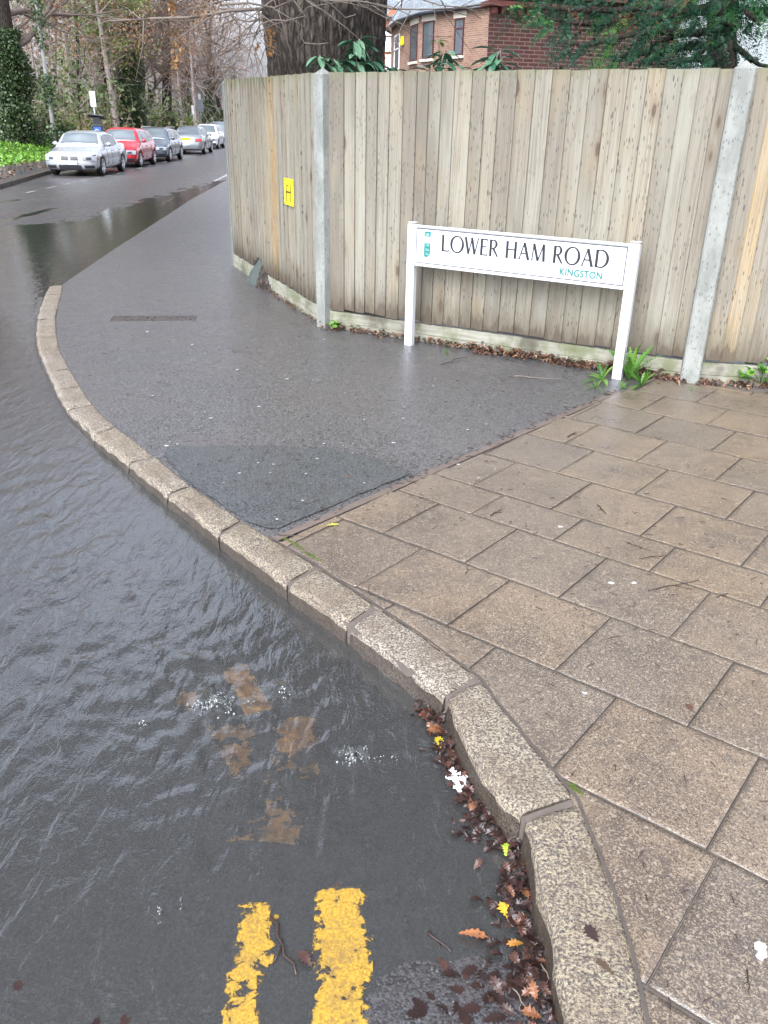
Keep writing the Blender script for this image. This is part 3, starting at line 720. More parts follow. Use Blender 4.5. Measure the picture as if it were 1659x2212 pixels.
for a, b in zip(kin, kin[1:]):
    m_ = max(1, int((b-a).length/.04))
    for i in range(m_+(b is kin[-1])):
        p = a+(b-a)*(i/m_)
        if p.y > 3.2: continue
        w0_ = .003+.006*mnoise.noise(Vector((p.x*8, p.y*8, 5))); V += [(p.x-.006, p.y-.003, pavz(p.y)+.0075), (p.x+max(.0005, w0_), p.y+max(.0005, w0_)*.6, pavz(p.y)+.008)]
np_mesh('kerb_joint', V, [(2*i, 2*i+1, 2*i+3, 2*i+2) for i in range(len(V)//2-1)], M['flag_edge'], paving)
# dirt bed seen in the joints, and the narrow edging strip against the tarmac
bed = MB(); V = []
e0, e1 = W2(2.185, -2.305), W2(5.36, -2.163)
for t in [i/24 for i in range(25)]:
    p = e0+(e1-e0)*t
    a = p-bn*.03; b = p+bn*.017
    V += [(a.x, a.y, pavz(a.y)+.003), (b.x, b.y, pavz(b.y)+.006)]
np_mesh('edging_strip', V, [(2*i, 2*i+1, 2*i+3, 2*i+2) for i in range(24)], M['edging'], paving)
V = []
for j in range(41):
    y = .35+j*.145
    xl = max(kin_x(y)+.0, bord0.x+(y-bord0.y)*bd.x/bd.y if y > bord0.y else -9)
    V += [(xl, y, pavz(y)-.0005), (7., y, pavz(y)-.0005)]
np_mesh('joint_bed', V, [(2*i, 2*i+1, 2*i+3, 2*i+2) for i in range(40)], M['joint'], paving)

# far footway, verge bank
V = []; fky = [y for _, y in FK]
tag(np_mesh('far_footway', sum([[(x-.02, y, roadz(x+.2, y)+.11), (x-.16, y, roadz(x+.2, y)+.115), (x-2.3, y, roadz(x+.2, y)+.13)] for x, y in FK], []), [q for i in range(len(FK)-1) for q in ((3*i, 3*i+1, 3*i+4, 3*i+3)[::-1], (3*i+1, 3*i+2, 3*i+5, 3*i+4)[::-1])], M['road']), kind='structure')
fk = MB()
for (x0, y0), (x1, y1) in zip(FK, FK[1:]):
    n = max(1, int((y1-y0)/.92))
    for i in range(n):
        a, b = i/n, (i+1)/n-.012; xa, ya = x0+(x1-x0)*a, y0+(y1-y0)*a; xb, yb = x0+(x1-x0)*b, y0+(y1-y0)*b
        za, zb = roadz(xa+.2, ya), roadz(xb+.2, yb)
        vs = [(xa, ya, za-.1), (xb, yb, zb-.1), (xb-.14, yb, zb-.1), (xa-.14, ya, za-.1), (xa+.01, ya, za+.115), (xb+.01, yb, zb+.115), (xb-.14, yb, zb+.125), (xa-.14, ya, za+.125)]
        fk.add(vs, [(0, 3, 2, 1), (4, 5, 6, 7), (0, 1, 5, 4), (1, 2, 6, 5), (2, 3, 7, 6), (3, 0, 4, 7)])
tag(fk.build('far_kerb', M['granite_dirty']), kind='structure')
def vergez(x, y):
    d = interp(FK, y)-2.2-x
    return -.27+.45*sstep(0, 3.5, d)+.25*sstep(4, 12, d)+mnoise.noise(Vector((x*.5, y*.5, 0)))*.12*sstep(0, 1, d)
V = []; vu = spaced(0, 60, .3, 1.1, 4.); vy = spaced(8, 150, .8, 1.02, 4.)
for y in vy:
    for u in vu: x = interp(FK, y)-2.1-u; V.append((x, y, vergez(x, y)))
nx = len(vu)
tag(np_mesh('verge', V, [(j*nx+i+1, j*nx+i, (j+1)*nx+i, (j+1)*nx+i+1) for j in range(len(vy)-1) for i in range(nx-1)], M['soil'], smooth=True), kind='structure')

# ------------------------------------------------------------------ painted markings
def draped(name, pts_img, width, mat, zf, off=.004, edge=True, n=None, rough=0.02, rn=(.5, .5), world=False, soft=True):
    P = pts_img if world else [at(*p, WZ) for p in pts_img]
    out = []; 
    for a, b in zip(P, P[1:]):
        m = max(1, int((b-a).length/.03))
        out += [a+(b-a)*(i/m) for i in range(m)]
    out.append(P[-1]); V = []; r = []; cols = 9
    for i, p in enumerate(out):
        d = (out[min(i+1, len(out)-1)]-out[max(i-1, 0)]); d.z = 0; d.normalize(); q = Vector((d.y, -d.x, 0))
        f = i/(len(out)-1)
        for c in range(cols):
            u = (c/(cols-1)-.5); v = p+q*(u*width(f) if callable(width) else u*width)
            V.append((v.x, v.y, zf(v.x, v.y)+off)); e = min(1, (0.5-abs(u))*3.2, (min(f, 1-f)*(len(out)-1)*.03/.035 if soft else 9))
            r.append((rn(f) if callable(rn) else rn[0]+(rn[1]-rn[0])*f)+.25*(e-1))
    F = [(i*cols+c, (i+1)*cols+c, (i+1)*cols+c+1, i*cols+c+1) for i in range(len(out)-1) for c in range(cols-1)]
    return tag(np_mesh(name, V, F, mat, rnd=r, smooth=True), kind='structure')
draped('yellow_line', [(505, 2330), (516, 2212), (530, 2120), (548, 2020), (555, 1960), (560, 1915)], .108, M['yellow'], lambda x, y: max(roadz(x, y), WZ-.002-.012*sstep(1.40, 1.52, y)), .003, rn=lambda f: .60+.05*math.sin(f*11) if f < .93 else .4)
draped('yellow_line', [(722, 2330), (733, 2212), (738, 2100), (742, 2000), (741, 1920), (745, 1880)], .138, M['yellow'], lambda x, y: max(roadz(x, y), WZ-.002-.012*sstep(1.44, 1.58, y)), .003, rn=lambda f: .66+.05*math.sin(f*13) if f < .93 else .52)
draped('yellow_line', [(585, 1900), (600, 1800), (590, 1720), (600, 1640), (640, 1580), (655, 1530)], .15, M['yellow_brightened'], lambda x, y: min(roadz(x, y)+.03, WZ-.014), .001, rn=lambda f: .52+.12*math.sin(f*9))
draped('yellow_line', [(520, 1880), (530, 1760), (515, 1640), (500, 1590)], .12, M['yellow_brightened'], lambda x, y: min(roadz(x, y)+.03, WZ-.014), .001, rn=lambda f: .5+.12*math.sin(f*7+1))
for (a, b, w_, r_) in (((372, 1500), (432, 1508), .1, .64), ((503, 1432), (562, 1532), .095, .72), ((446, 1578), (556, 1568), .085, .64), ((618, 1545), (655, 1660), .11, .62), ((640, 1610), (676, 1668), .07, .68)):
    draped('yellow_line', [a, b], w_, M['yellow_brightened'], lambda x, y: min(roadz(x, y)+.045, WZ-.016), .001, rn=(r_, r_))
draped('yellow_line', [(25, 640), (60, 615), (110, 575), (160, 545), (230, 505), (300, 465), (380, 425)], .12, M['yellow'], roadz, .008, rn=(.4, .45))
draped('white_line', [Vector((-5.15, 26, 0)), Vector((-5.5, 33, 0)), Vector((-6.3, 45, 0)), Vector((-7.4, 60, 0))], .11, M['whiteline'], roadz, .006, world=True)
bl = [at(98, 411, -.27), at(176, 393, -.3), at(240, 378, -.34), at(330, 357, -.36), at(480, 322, -.4)]
def along(P, s):
    for a, b in zip(P, P[1:]):
        L = (b-a).length
        if s <= L: return a+(b-a)*(s/L)
        s -= L
    return P[-1]
Ltot = sum((b-a).length for a, b in zip(bl, bl[1:])); s = -1.6
while s < Ltot-1:
    a, b = (along(bl, max(s, 0)), along(bl, max(s, 0)+.85))
    if s < 0: a = bl[0]+(bl[0]-bl[1]).normalized()*(-s); b = a+(bl[1]-bl[0]).normalized()*.8
    draped('bay_marking', [a, b], .1, M['whiteline'], roadz, .006, world=True); s += 1.75
# ------------------------------------------------------------------ timber fence with concrete posts
fence = empty('wooden_fence', (0, 0, 0), 0, 'tall weathered vertical board fence with concrete posts wrapping the street corner', 'fence')
PA, PB, PC = Vector((-1.93, 10.8)), Vector((-.545, 7.49)), Vector((2.187, 5.88))
PD = PC+Vector((.985, -.17)).normalized()*3.05; PE = PD+Vector((.985, -.17)).normalized()*3.05
PZ = PA+Vector((-.06, 1.)).normalized()*3.0; PY = PZ+Vector((-.06, 1.)).normalized()*3.0
def bay(p0, p1, seed, top0, top1, tint=(0, .85), gb=.165, hole=None, wmin=.085, wmax=.13, vr=.4):
    rr = random.Random(seed); d = (p1-p0); L = d.length; d.normalize(); n = Vector((d.y, -d.x))
    if n.dot(-p0) < 0: n = -n
    z0a, z1a = footz(p0.x, p0.y)-.02, footz(p1.x, p1.y)-.02
    mb = MB(); s = .06; rel = rr.uniform(*tint)
    while s < L-.06:
        wd = min(rr.uniform(wmin, wmax), L-.055-s)
        f = (s+wd/2)/L; zb = z0a+(z1a-z0a)*f+gb+.02+rr.uniform(-.012, .01); zt = top0+(top1-top0)*f+rr.uniform(-.004, .004)
        if hole and hole[0] < s+wd/2 < hole[1]: zb += hole[2]*(1-abs((s+wd/2-(hole[0]+hole[1])/2)/((hole[1]-hole[0])/2))**2)+rr.uniform(0, .05)
        rel = min(tint[1], max(tint[0], rel+rr.uniform(-vr, vr)))
        if rr.random() < .2: rel = rr.uniform(*tint)
        a, b = s-.006, s+wd; vs = []; uv = []
        lean = rr.uniform(-.002, .002)
        o0, o1 = .006, .017+rr.uniform(0, .004)
        for z in (zb, zt):
            for q, o in ((a, -.004), (b, -.004), (b, o1), (a, o0)):
                p = p0+d*(q+lean*(z > 1))+n*(o+.022); vs.append((p.x, p.y, z+(rr.uniform(-.004, .004) if z == zb else 0))); uv.append((q, z))
        base = len(mb.v)
        mb.add(vs, [(0, 1, 2, 3), (7, 6, 5, 4), (0, 4, 5, 1), (1, 5, 6, 2), (2, 6, 7, 3), (3, 7, 4, 0)], 0, rel, uv)
        s += wd
    mb.build('board_panel', M['wood'], fence)
    # gravel boards
    def gbd(s0, s1, h0=0., rot=0.):
        g = MB(); m = max(2, int((s1-s0)/.12)); vs = []
        for i in range(m+1):
            q = s0+(s1-s0)*i/m; zg = z0a+(z1a-z0a)*q/L; w_ = rr.uniform(-.003, .003)
            for o, z in ((-.02, -.08), (.03+w_, -.08), (.032+w_, gb*.43), (.026+w_, gb*.45), (.026+w_, gb*.47), (.032+w_, gb*.49), (.03+w_, gb+w_), (-.02, gb)):
                p = p0+d*q+n*o; vs.append((p.x, p.y, zg+z+h0+rot*(i/m-.5)))
        fs = [(i*8+k, i*8+(k+1) % 8, (i+1)*8+(k+1) % 8, (i+1)*8+k) for i in range(m) for k in range(8)]+[tuple(range(8)), tuple(range(m*8, m*8+8))[::-1]]
        g.add(vs, fs); o_ = g.build('gravel_board', M['gravel_board'], fence)
    if hole: gbd(.05, hole[0]+.02, .0, -.015); gbd(hole[1]-.02, L-.05)
    else: gbd(.05, L-.05)
    return d, n
def post(p, ang, top, wd=.115, mt='concrete'):
    c = Vector((p.x, p.y)); zg = footz(p.x, p.y)-.1; mb = MB()
    Mx = Matrix.Rotation(ang, 3, 'Z'); h = wd/2; vs = []; e = .012
    ring_ = [(-h+e, -h), (h-e, -h), (h, -h+e), (h, h-e), (h-e, h), (-h+e, h), (-h, h-e), (-h, -h+e)]
    nz = 14
    for k in range(nz+1):
        z = zg+(top-.035-zg)*k/nz
        for x, y in ring_:
            v = Mx @ Vector((x+random.uniform(-.001, .001), y, 0)); vs.append((c.x+v.x, c.y+v.y, z))
    fs = [(k*8+i, k*8+(i+1) % 8, (k+1)*8+(i+1) % 8, (k+1)*8+i) for k in range(nz) for i in range(8)]
    b = len(vs)
    vs.append((c.x, c.y, top+.015)); fs += [(nz*8+i, nz*8+(i+1) % 8, b) for i in range(8)]
    mb.add(vs, fs); return mb.build('concrete_post', M[mt], fence)
d1, n1 = bay(PA, PB, 3, 1.985, 1.935, (.1, 1.), hole=(1.08, 1.5, .09), wmin=.1, wmax=.15, vr=.16)
d2, n2 = bay(PB, PC, 8, 1.935, 1.935, (0., .72), wmin=.1, wmax=.145, vr=.24)
d3, n3 = bay(PC, PD, 12, 1.94, 1.94, (.45, 1.))
bay(PD, PE, 15, 1.94, 1.94, (.4, 1.)); bay(PZ, PA, 21, 1.985, 1.985); bay(PY, PZ, 22, 1.985, 1.985)
def pa(d): return math.atan2(d.y, d.x)
M['concrete_dark'] = simple('dark_stained_concrete', (.14, .145, .13), .8, amt=.5, scale=30.); post(PA+n1*.0, pa(d1), 1.99, .085, 'concrete_dark'); post(PB+(n1+n2).normalized()*.02, (pa(d1)+pa(d2))/2, 1.955, .12); post(PC+n2*.02, pa(d3)-.05, 1.965, .13)
post(PD+n3*.015, pa(d3), 1.96); post(PE+n3*.015, pa(d3), 1.96); post(PZ+Vector((-.01, 0)), R(90), 2.0); post(PY+Vector((-.01, 0)), R(90), 2.0)
# cap rail and back rails seen as the top edge of bay one
mb = MB(); c = (PA+PB)/2-n1*.02; L = (PB-PA).length; mb.box((c.x, c.y, 1.0), (L-.1, .035, .07), pa(d1)); c = (PB+PC)/2-n2*.02
mb.box((c.x, c.y, 1.0), ((PC-PB).length-.1, .035, .07), pa(d2)); mb.box((c.x, c.y, 1.7), ((PC-PB).length-.1, .035, .07), pa(d2)); mb.build('back_rail', M['wood'], fence)

# tree root pushing through the broken foot of the fence
hp = PA+d1*1.3; rb = MB(); base = Vector((hp.x, hp.y, footz(hp.x, hp.y)))
vs = []; fs = []; nr, ns = 12, 18
for i in range(nr+1):
    f = i/nr
    for k in range(ns):
        a = 2*math.pi*k/ns; r = .17*(1-f)**.8+.03; r *= 1+.22*mnoise.noise(Vector((math.cos(a)*2, math.sin(a)*2, f*3)))
        p = Vector((math.cos(a)*r*.95, math.sin(a)*r*.75, f*.36-.05))
        q = base+Vector((d1.x, d1.y, 0))*(p.x-.02+.05*f)+Vector((n1.x, n1.y, 0))*(p.y+.06-.09*f)+Vector((0, 0, p.z)); vs.append(q)
for i in range(nr):
    for k in range(ns): fs.append((i*ns+k, i*ns+(k+1) % ns, (i+1)*ns+(k+1) % ns, (i+1)*ns+k))
fs.append(tuple(range(nr*ns, nr*ns+ns))[::-1]); rb.add(vs, fs)
M['root'] = simple('mossy_root', (.045, .058, .05), .75, amt=.5, scale=24.)
tag(rb.build('tree_root', M['root'], smooth=True), 'mossy grey tree root bulging out through the broken foot of the fence', 'tree root')

# ------------------------------------------------------------------ street name sign
def text_mesh(name, s, size, mat, parent, loc, rot, ext=.0008, space=1., sx=1., bold=0.):
    cu = bpy.data.curves.new(name, 'FONT'); cu.body = s; cu.size = size; cu.extrude = ext; cu.space_character = space; cu.offset = bold
    tmp = bpy.data.objects.new('tmp_text', cu); COL.objects.link(tmp); bpy.context.view_layer.update()
    me = bpy.data.meshes.new_from_object(tmp.evaluated_get(bpy.context.evaluated_depsgraph_get())); bpy.data.objects.remove(tmp)
    me.name = name; me.transform(Matrix.Diagonal((sx, 1, 1, 1)))
    o = bpy.data.objects.new(name, me); me.materials.clear(); link(o, parent, mat); o.location = loc; o.rotation_euler = rot; return o
def stroke(mb, a, b, w0, w1=None, y=0., e=.0012):
    a, b = Vector(a), Vector(b); d = (b-a).normalized(); q = Vector((-d.y, d.x)); w1 = w0 if w1 is None else w1
    P = [a+q*w0/2, a-q*w0/2, b-q*w1/2, b+q*w1/2]
    vs = [(p.x, y, p.y) for p in P]+[(p.x, y-e, p.y) for p in P]
    mb.add(vs, [(0, 1, 2, 3), (7, 6, 5, 4), (0, 4, 5, 1), (1, 5, 6, 2), (2, 6, 7, 3), (3, 7, 4, 0)])
def arc(mb, c, rx, ry, a0, a1, tk, tn, y=0., e=.0012, n=22, rot=0.):
    vs = []; N_ = n+1
    for i in range(N_):
        a = a0+(a1-a0)*i/n; w_ = tn+(tk-tn)*abs(math.cos(a+rot))**1.3
        for s in (-.5, .5): vs.append((c[0]+(rx+s*w_)*math.cos(a), y, c[1]+(ry+s*min(w_, tn*1.3))*math.sin(a)))
    b = [(x, y-e, z) for x, _, z in vs]; m = len(vs); fs = []
    for i in range(n): fs += [(2*i, 2*i+1, 2*i+3, 2*i+2), (m+2*i, m+2*i+2, m+2*i+3, m+2*i+1), (2*i, 2*i+2, m+2*i+2, m+2*i), (2*i+1, m+2*i+1, m+2*i+3, 2*i+3)]
    mb.add(vs+b, fs)
def letters(s, H, tk, tn):
    """classical roman capitals from thick and thin strokes; returns mesh builder and width"""
    mb = MB(); x = 0; sf = .05*H; PI = math.pi
    def serif(cx, z, w_=None, up=True):
        w_ = w_ or .2*H; stroke(mb, (cx-w_/2, z+(tn*.35 if up else -tn*.35)), (cx+w_/2, z+(tn*.35 if up else -tn*.35)), tn*.62)
    for ch in s:
        if ch == ' ': x += .50*H; continue
        if ch == 'L': stroke(mb, (x+.06*H, 0), (x+.06*H, H), tk); stroke(mb, (x, tn/2), (x+.47*H, tn/2), tn); stroke(mb, (x+.465*H, 0), (x+.49*H, .13*H), tn); serif(x+.06*H, H, up=False); w_ = .50
        elif ch == 'O': arc(mb, (x+.46*H, H/2), .42*H, .495*H, 0, 2*PI, tk*1.08, tn, n=40, rot=.25); w_ = .92
        elif ch == 'W':
            for p, q, t in (((0, H), (.25, 0), tk), ((.25, 0), (.46, H*1.), tn), ((.44, H), (.68, 0), tk), ((.68, 0), (.90, H), tn)): stroke(mb, (x+p[0]*H, p[1]), (x+q[0]*H, q[1]), t)
            serif(x, H, .16*H, False); serif(x+.45*H, H, .16*H, False); serif(x+.90*H, H, .16*H, False); w_ = .95
        elif ch == 'E':
            stroke(mb, (x+.06*H, 0), (x+.06*H, H), tk); 
            for z, l in ((tn/2, .46), (H*.53, .40), (H-tn/2, .44)): stroke(mb, (x, z) if z != H*.53 else (x+.06*H, z), (x+l*H, z), tn)
            stroke(mb, (x+.455*H, 0), (x+.475*H, .12*H), tn); stroke(mb, (x+.435*H, H), (x+.445*H, H*.89), tn); w_ = .50
        elif ch == 'R':
            stroke(mb, (x+.06*H, 0), (x+.06*H, H), tk); arc(mb, (x+.22*H, .735*H), .225*H, .245*H, -PI/2, PI/2, tk, tn); stroke(mb, (x+.06*H, H-tn/2), (x+.22*H, H-tn/2), tn); stroke(mb, (x+.06*H, .49*H), (x+.22*H, .49*H), tn)
            stroke(mb, (x+.23*H, .5*H), (x+.56*H, .0), tk*.9, tk*.6); serif(x+.06*H, 0); serif(x+.06*H, H, up=False); w_ = .58
        elif ch == 'H':
            for q in (.06, .62): stroke(mb, (x+q*H, 0), (x+q*H, H), tk); serif(x+q*H, 0); serif(x+q*H, H, up=False)
            stroke(mb, (x+.06*H, .52*H), (x+.62*H, .52*H), tn); w_ = .72
        elif ch == 'A':
            stroke(mb, (x+.04*H, 0), (x+.34*H, H*1.0), tn); stroke(mb, (x+.33*H, H), (x+.66*H, 0), tk); stroke(mb, (x+.15*H, .36*H), (x+.53*H, .36*H), tn); serif(x+.04*H, 0, .15*H); serif(x+.67*H, 0, .17*H); w_ = .72
        elif ch == 'M':
            stroke(mb, (x+.04*H, 0), (x+.11*H, H), tn); stroke(mb, (x+.11*H, H), (x+.43*H, .02*H), tk*.95); stroke(mb, (x+.43*H, .02*H), (x+.74*H, H), tn); stroke(mb, (x+.74*H, H), (x+.81*H, 0), tk); serif(x+.04*H, 0, .15*H); serif(x+.81*H, 0, .17*H); w_ = .88
        elif ch == 'D':
            stroke(mb, (x+.06*H, 0), (x+.06*H, H), tk); arc(mb, (x+.28*H, .5*H), .44*H, .485*H, -PI/2, PI/2, tk*1.05, tn, n=28); stroke(mb, (x+.0*H, H-tn/2), (x+.28*H, H-tn/2), tn); stroke(mb, (x+.0*H, tn/2), (x+.28*H, tn/2), tn); w_ = .76
        x += (w_+.135)*H
    return mb, x-.135*H
SL, SR = atp(881, 745), atp(1331, 818)
sd_ = (SR-SL); sd_.z = 0; SLen = sd_.length; ang = math.atan2(sd_.y, sd_.x)
sign = empty('street_name_sign', (SL.x, SL.y, SL.z), ang, 'white low street nameplate on two white posts reading LOWER HAM ROAD', 'street sign')
# local frame: x along the sign, -y towards the pavement, z up (relative to left post foot)
TOP = .962
for k, xx in enumerate((0., SLen)):
    mb = MB(); zo = (pavz(SR.y)-pavz(SL.y)) if k else 0
    # folded channel post: front face with two returns
    mb.box((xx, 0, (TOP+zo*0-.02)/2-.01), (.068, .006, TOP+.02)); mb.box((xx-.031, .024, TOP/2-.02), (.006, .044, TOP)); mb.box((xx+.031, .024, TOP/2-.02), (.006, .044, TOP)); mb.box((xx, .022, TOP+.001), (.068, .05, .004))
    mb.build('post', M['white_metal'], sign, bevel=.002)
px0, px1 = .036, SLen-.036; pz0, pz1 = .655, .935; PWd = px1-px0
mb = MB(); mb.box(((px0+px1)/2, .006, (pz0+pz1)/2), (PWd-.002, .006, pz1-pz0)); plate = mb.build('sign_plate', M['white_metal'], sign)
for z in (pz1+.006, pz0-.006): mb = MB(); mb.box(((px0+px1)/2, .004, z), (PWd-.002, .02, .016)); mb.build('frame_rail', M['white_metal'], sign, bevel=.002)
bmd = MB(); yb = .0025; t_ = .006
for z in (pz1-.012, pz0+.012): bmd.box(((px0+px1)/2, yb, z), (PWd-.02, .0012, t_))
for x in (px0+.012, px1-.012): bmd.box((x, yb, (pz0+pz1)/2), (t_, .0012, pz1-pz0-.03))
bmd.build('border_line', M['black'], plate)
Hc = .120; ws_ = [letters(q, Hc, .0195, .0088) for q in ('LOWER', 'HAM', 'ROAD')]; gap_ = .55*Hc; lw = sum(q[1] for q in ws_)+2*gap_; kx_ = .778*PWd/lw; xx_ = px0+.142*PWd
for lb, wl in ws_:
    lt = lb.build('road_name_word', M['black'], plate); lt.location = (xx_, .0028, pz0+.116); lt.scale = (kx_, 1, 1); xx_ += (wl+gap_)*kx_
km = text_mesh('district_lettering', 'KINGSTON', .068, M['teal'], plate, (px0+.715*PWd, .0018, pz0+.038), (R(90), 0, 0), space=1.08, bold=.0016)
wk = max(v.co.x for v in km.data.vertices); km.scale = (.188*PWd/wk, 1, 1)
cb = MB(); cxx = px0+.066*PWd; cb.box((cxx, .0026, pz1-.049), (.052, .001, .038)); cb.build('crown_badge', M['teal'], plate)
cw = MB()   # small pale crown
for q, h in ((-.013, .007), (-.0065, .010), (0, .012), (.0065, .010), (.013, .007)): stroke(cw, (cxx+q*.8, pz1-.057), (cxx+q, pz1-.057+h+.003), .0035, .002, .0016)
stroke(cw, (cxx-.013, pz1-.059), (cxx+.013, pz1-.059), .003, None, .0016); arc(cw, (cxx, pz1-.0455), .003, .003, 0, 6.283, .002, .002, .0016, n=10); cw.build('crown_emblem', M['teal_pale'], plate)
sb = MB(); zc = pz0+.112; sh = [(-.027, .052), (.027, .052), (.027, -.028), (.018, -.044), (0, -.052), (-.02, -.054), (-.027, -.04)]
vs = [(cxx-.002+x, .0026, zc+z) for x, z in sh]+[(cxx-.002+x, .0018, zc+z) for x, z in sh]; n = len(sh)
sb.add(vs, [tuple(range(n))[::-1], tuple(range(n, 2*n))]+[(i, (i+1) % n, n+(i+1) % n, n+i) for i in range(n)]); sb.build('shield_badge', M['teal'], plate)
fb = MB()
for z in (.036, .0, -.032):   # three fish across the shield
    arc(fb, (cxx-.003, zc+z), .011, .0052, 0, 6.283, .0022, .0022, .0014, n=16); stroke(fb, (cxx+.008, zc+z), (cxx+.015, zc+z+.006), .002, .004, .0014); stroke(fb, (cxx+.008, zc+z), (cxx+.015, zc+z-.006), .002, .004, .0014)
    for q in (-.012, -.004, .006): stroke(fb, (cxx-.003+q, zc+z+.011), (cxx+q+.001, zc+z+.014), .002, None, .0014)
fb.build('fish_emblem', M['teal_pale'], plate)

# ------------------------------------------------------------------ hydrant plate on the fence
def fence_pt(p0, d, n, x, y, off=.05):
    r = ray(x, y); o = Vector((0, 0)); rd = Vector((r.x, r.y)); q = p0+n*off
    # solve rd*t = q + d*s
    det = rd.x*(-d.y)-rd.y*(-d.x); t = (q.x*(-d.y)-q.y*(-d.x))/det
    return Vector((rd.x*t, rd.y*t, CZ+r.z*t))
hc = fence_pt(PA, d1, n1, 624, 415); 
hyd = empty('hydrant_sign', hc, pa(d1), 'bright yellow fire hydrant plate with black H fixed to the fence boards', 'hydrant sign')
ht = (fence_pt(PA, d1, n1, 624, 387)-fence_pt(PA, d1, n1, 624, 444)).length
wdp = (fence_pt(PA, d1, n1, 633, 415)-fence_pt(PA, d1, n1, 614, 415)).length
mb = MB(); mb.box((0, 0, 0), (wdp, .008, ht)); hp_ = mb.build('plate', M['yellow_plate'], hyd, bevel=.003); hb = MB()
for x in (-.23, .23): hb.box((x*wdp, -.0052, -.01*ht), (.07*wdp, .0015, ht*.72))
hb.box((0, -.0052, 0), (.40*wdp, .0014, ht*.065)); hb.build('letter_h', M['black'], hp_)
tm = text_mesh('small_number', '100', ht*.1, M['black'], hp_, (-.13*wdp, -.0052, ht*.2), (R(90), 0, 0))
for x in (-.38, .38):
    for z in (-.44, .44): sc = MB(); sc.tube([(x*wdp, -.004, z*ht), (x*wdp, -.009, z*ht)], .006, 8); sc.build('fixing_screw', M['dark_plastic'], hp_)

# ------------------------------------------------------------------ rusty cover in the footway
cq = [atp(234, 697), atp(419, 695), atp(426, 682), atp(246, 682)]
dc = empty('drain_cover', (0, 0, 0), 0, 'long narrow rusty iron cover set flush in the tarmac footway', 'drain cover')
M['rust'] = simple('rusty_iron', (.03, .018, .014), .5, metal=.3, amt=.5, scale=30.)
M['iron'] = simple('dark_iron', (.12, .11, .105), .35, metal=.3, amt=.3, scale=30.)
def bil(u, v, z=0): p = (cq[0]*(1-u)+cq[1]*u)*(1-v)+(cq[3]*(1-u)+cq[2]*u)*v; return (p.x, p.y, footz(p.x, p.y)+z)
fr = MB(); 
for u0, u1, v0, v1 in ((0, 1, 0, .08), (0, 1, .92, 1), (0, .012, .08, .92), (.988, 1, .08, .92)):
    P = [(u0, v0), (u1, v0), (u1, v1), (u0, v1)]; fr.add([bil(u, v, -.004) for u, v in P]+[bil(u, v, .006) for u, v in P], [(4, 5, 6, 7), (0, 1, 5, 4), (1, 2, 6, 5), (2, 3, 7, 6), (3, 0, 4, 7)])
fr.build('cover_frame', M['iron'], dc); pl_ = MB(); pl_.add([bil(u, v, .0012) for u, v in ((.012, .08), (.988, .08), (.988, .92), (.012, .92))], [(0, 1, 2, 3)]); pl_.build('cover_plate', M['rust'], dc); st_ = MB()
for i in range(44):
    for j in range(5):
        u, v = .025+i*.0218, .14+j*.165; rr = random.Random(i*9+j)
        if rr.random() < .1: continue
        P = [(u, v), (u+.014, v), (u+.014, v+.1), (u, v+.1)]; st_.add([bil(a, b, .001) for a, b in P]+[bil(a, b, .006) for a, b in P], [(4, 5, 6, 7), (0, 1, 5, 4), (1, 2, 6, 5), (2, 3, 7, 6), (3, 0, 4, 7)])
st_.build('tread_pattern', M['iron'], dc)

# ------------------------------------------------------------------ leaf litter, twigs, weeds
OAK = [(0, 0), (.06, .03), (.12, .12), (.07, .17), (.2, .26), (.13, .32), (.3, .43), (.17, .49), (.33, .62), (.17, .67), (.22, .82), (.08, .84), (.0, 1.)]
def oak_leaf(g, L, curl=.15, lw=1.):
    """returns verts, faces of one lobed leaf, tip along +y"""
    pts = [(x*lw, y) for x, y in OAK]; vs = []; fs = []
    for i, (x, y) in enumerate(pts):
        z = curl*math.sin(y*3)*.5; k = curl*g.uniform(.3, 1.3)
        vs += [(0, y*L, z*L), (x*L, y*L, (z+k*abs(x))*L), (-x*L*g.uniform(.8, 1.1), y*L, (z+k*abs(x)*g.uniform(.2, 1.2))*L)]
    for i in range(len(pts)-1): a, b = i*3, (i+1)*3; fs += [(a, a+1, b+1, b), (a, b, b+2, a+2)]
    return vs, fs
def put_leaf(mb, g, p, L, tilt=.3, curl=.2, r=None, rz=None, lw=1.):
    vs, fs = oak_leaf(g, L, curl, lw)
    E_ = Matrix.Rotation(g.uniform(0, 6.28) if rz is None else rz, 3, 'Z') @ Matrix.Rotation(g.uniform(-tilt, tilt), 3, 'X') @ Matrix.Rotation(g.uniform(-tilt, tilt), 3, 'Y')
    mb.add([E_ @ Vector(v)+Vector(p) for v in vs], fs, 0, g.random() if r is None else r)
g = random.Random(5)
lit = MB()
def litter_along(mb, a, b, n, width, nrm, L=(.02, .06), hp=.03, end=None):
    for _ in range(n):
        t = g.random(); p = a+(b-a)*t; o = abs(g.gauss(0, .5))*width*(.4+.6*mnoise.noise(Vector((p.x*3, p.y*3, 1)))+.4)
        q = p+nrm*(.035+max(o, 0)); z = footz(q.x, q.y)+.006+g.random()*hp*max(0, 1-o/width)
        put_leaf(mb, g, (q.x, q.y, z), g.uniform(*L), .55, .5, lw=g.uniform(.5, 1.))
litter_along(lit, PA+d1*1.2, PB, 260, .07, n1, (.015, .045), .015); litter_along(lit, PB, PC, 800, .08, n2, (.02, .06), .03); litter_along(lit, PB+(PC-PB)*.45, PC, 420, .15, n2, (.025, .07), .045); litter_along(lit, PC, PC+d3*1.2, 240, .1, n3, (.03, .06), .02)
tag(lit.build('leaf_litter', M['litter']), 'drift of brown fallen leaves along the foot of the fence', 'leaf litter', kind='stuff')
gl = MB(); g = random.Random(17)
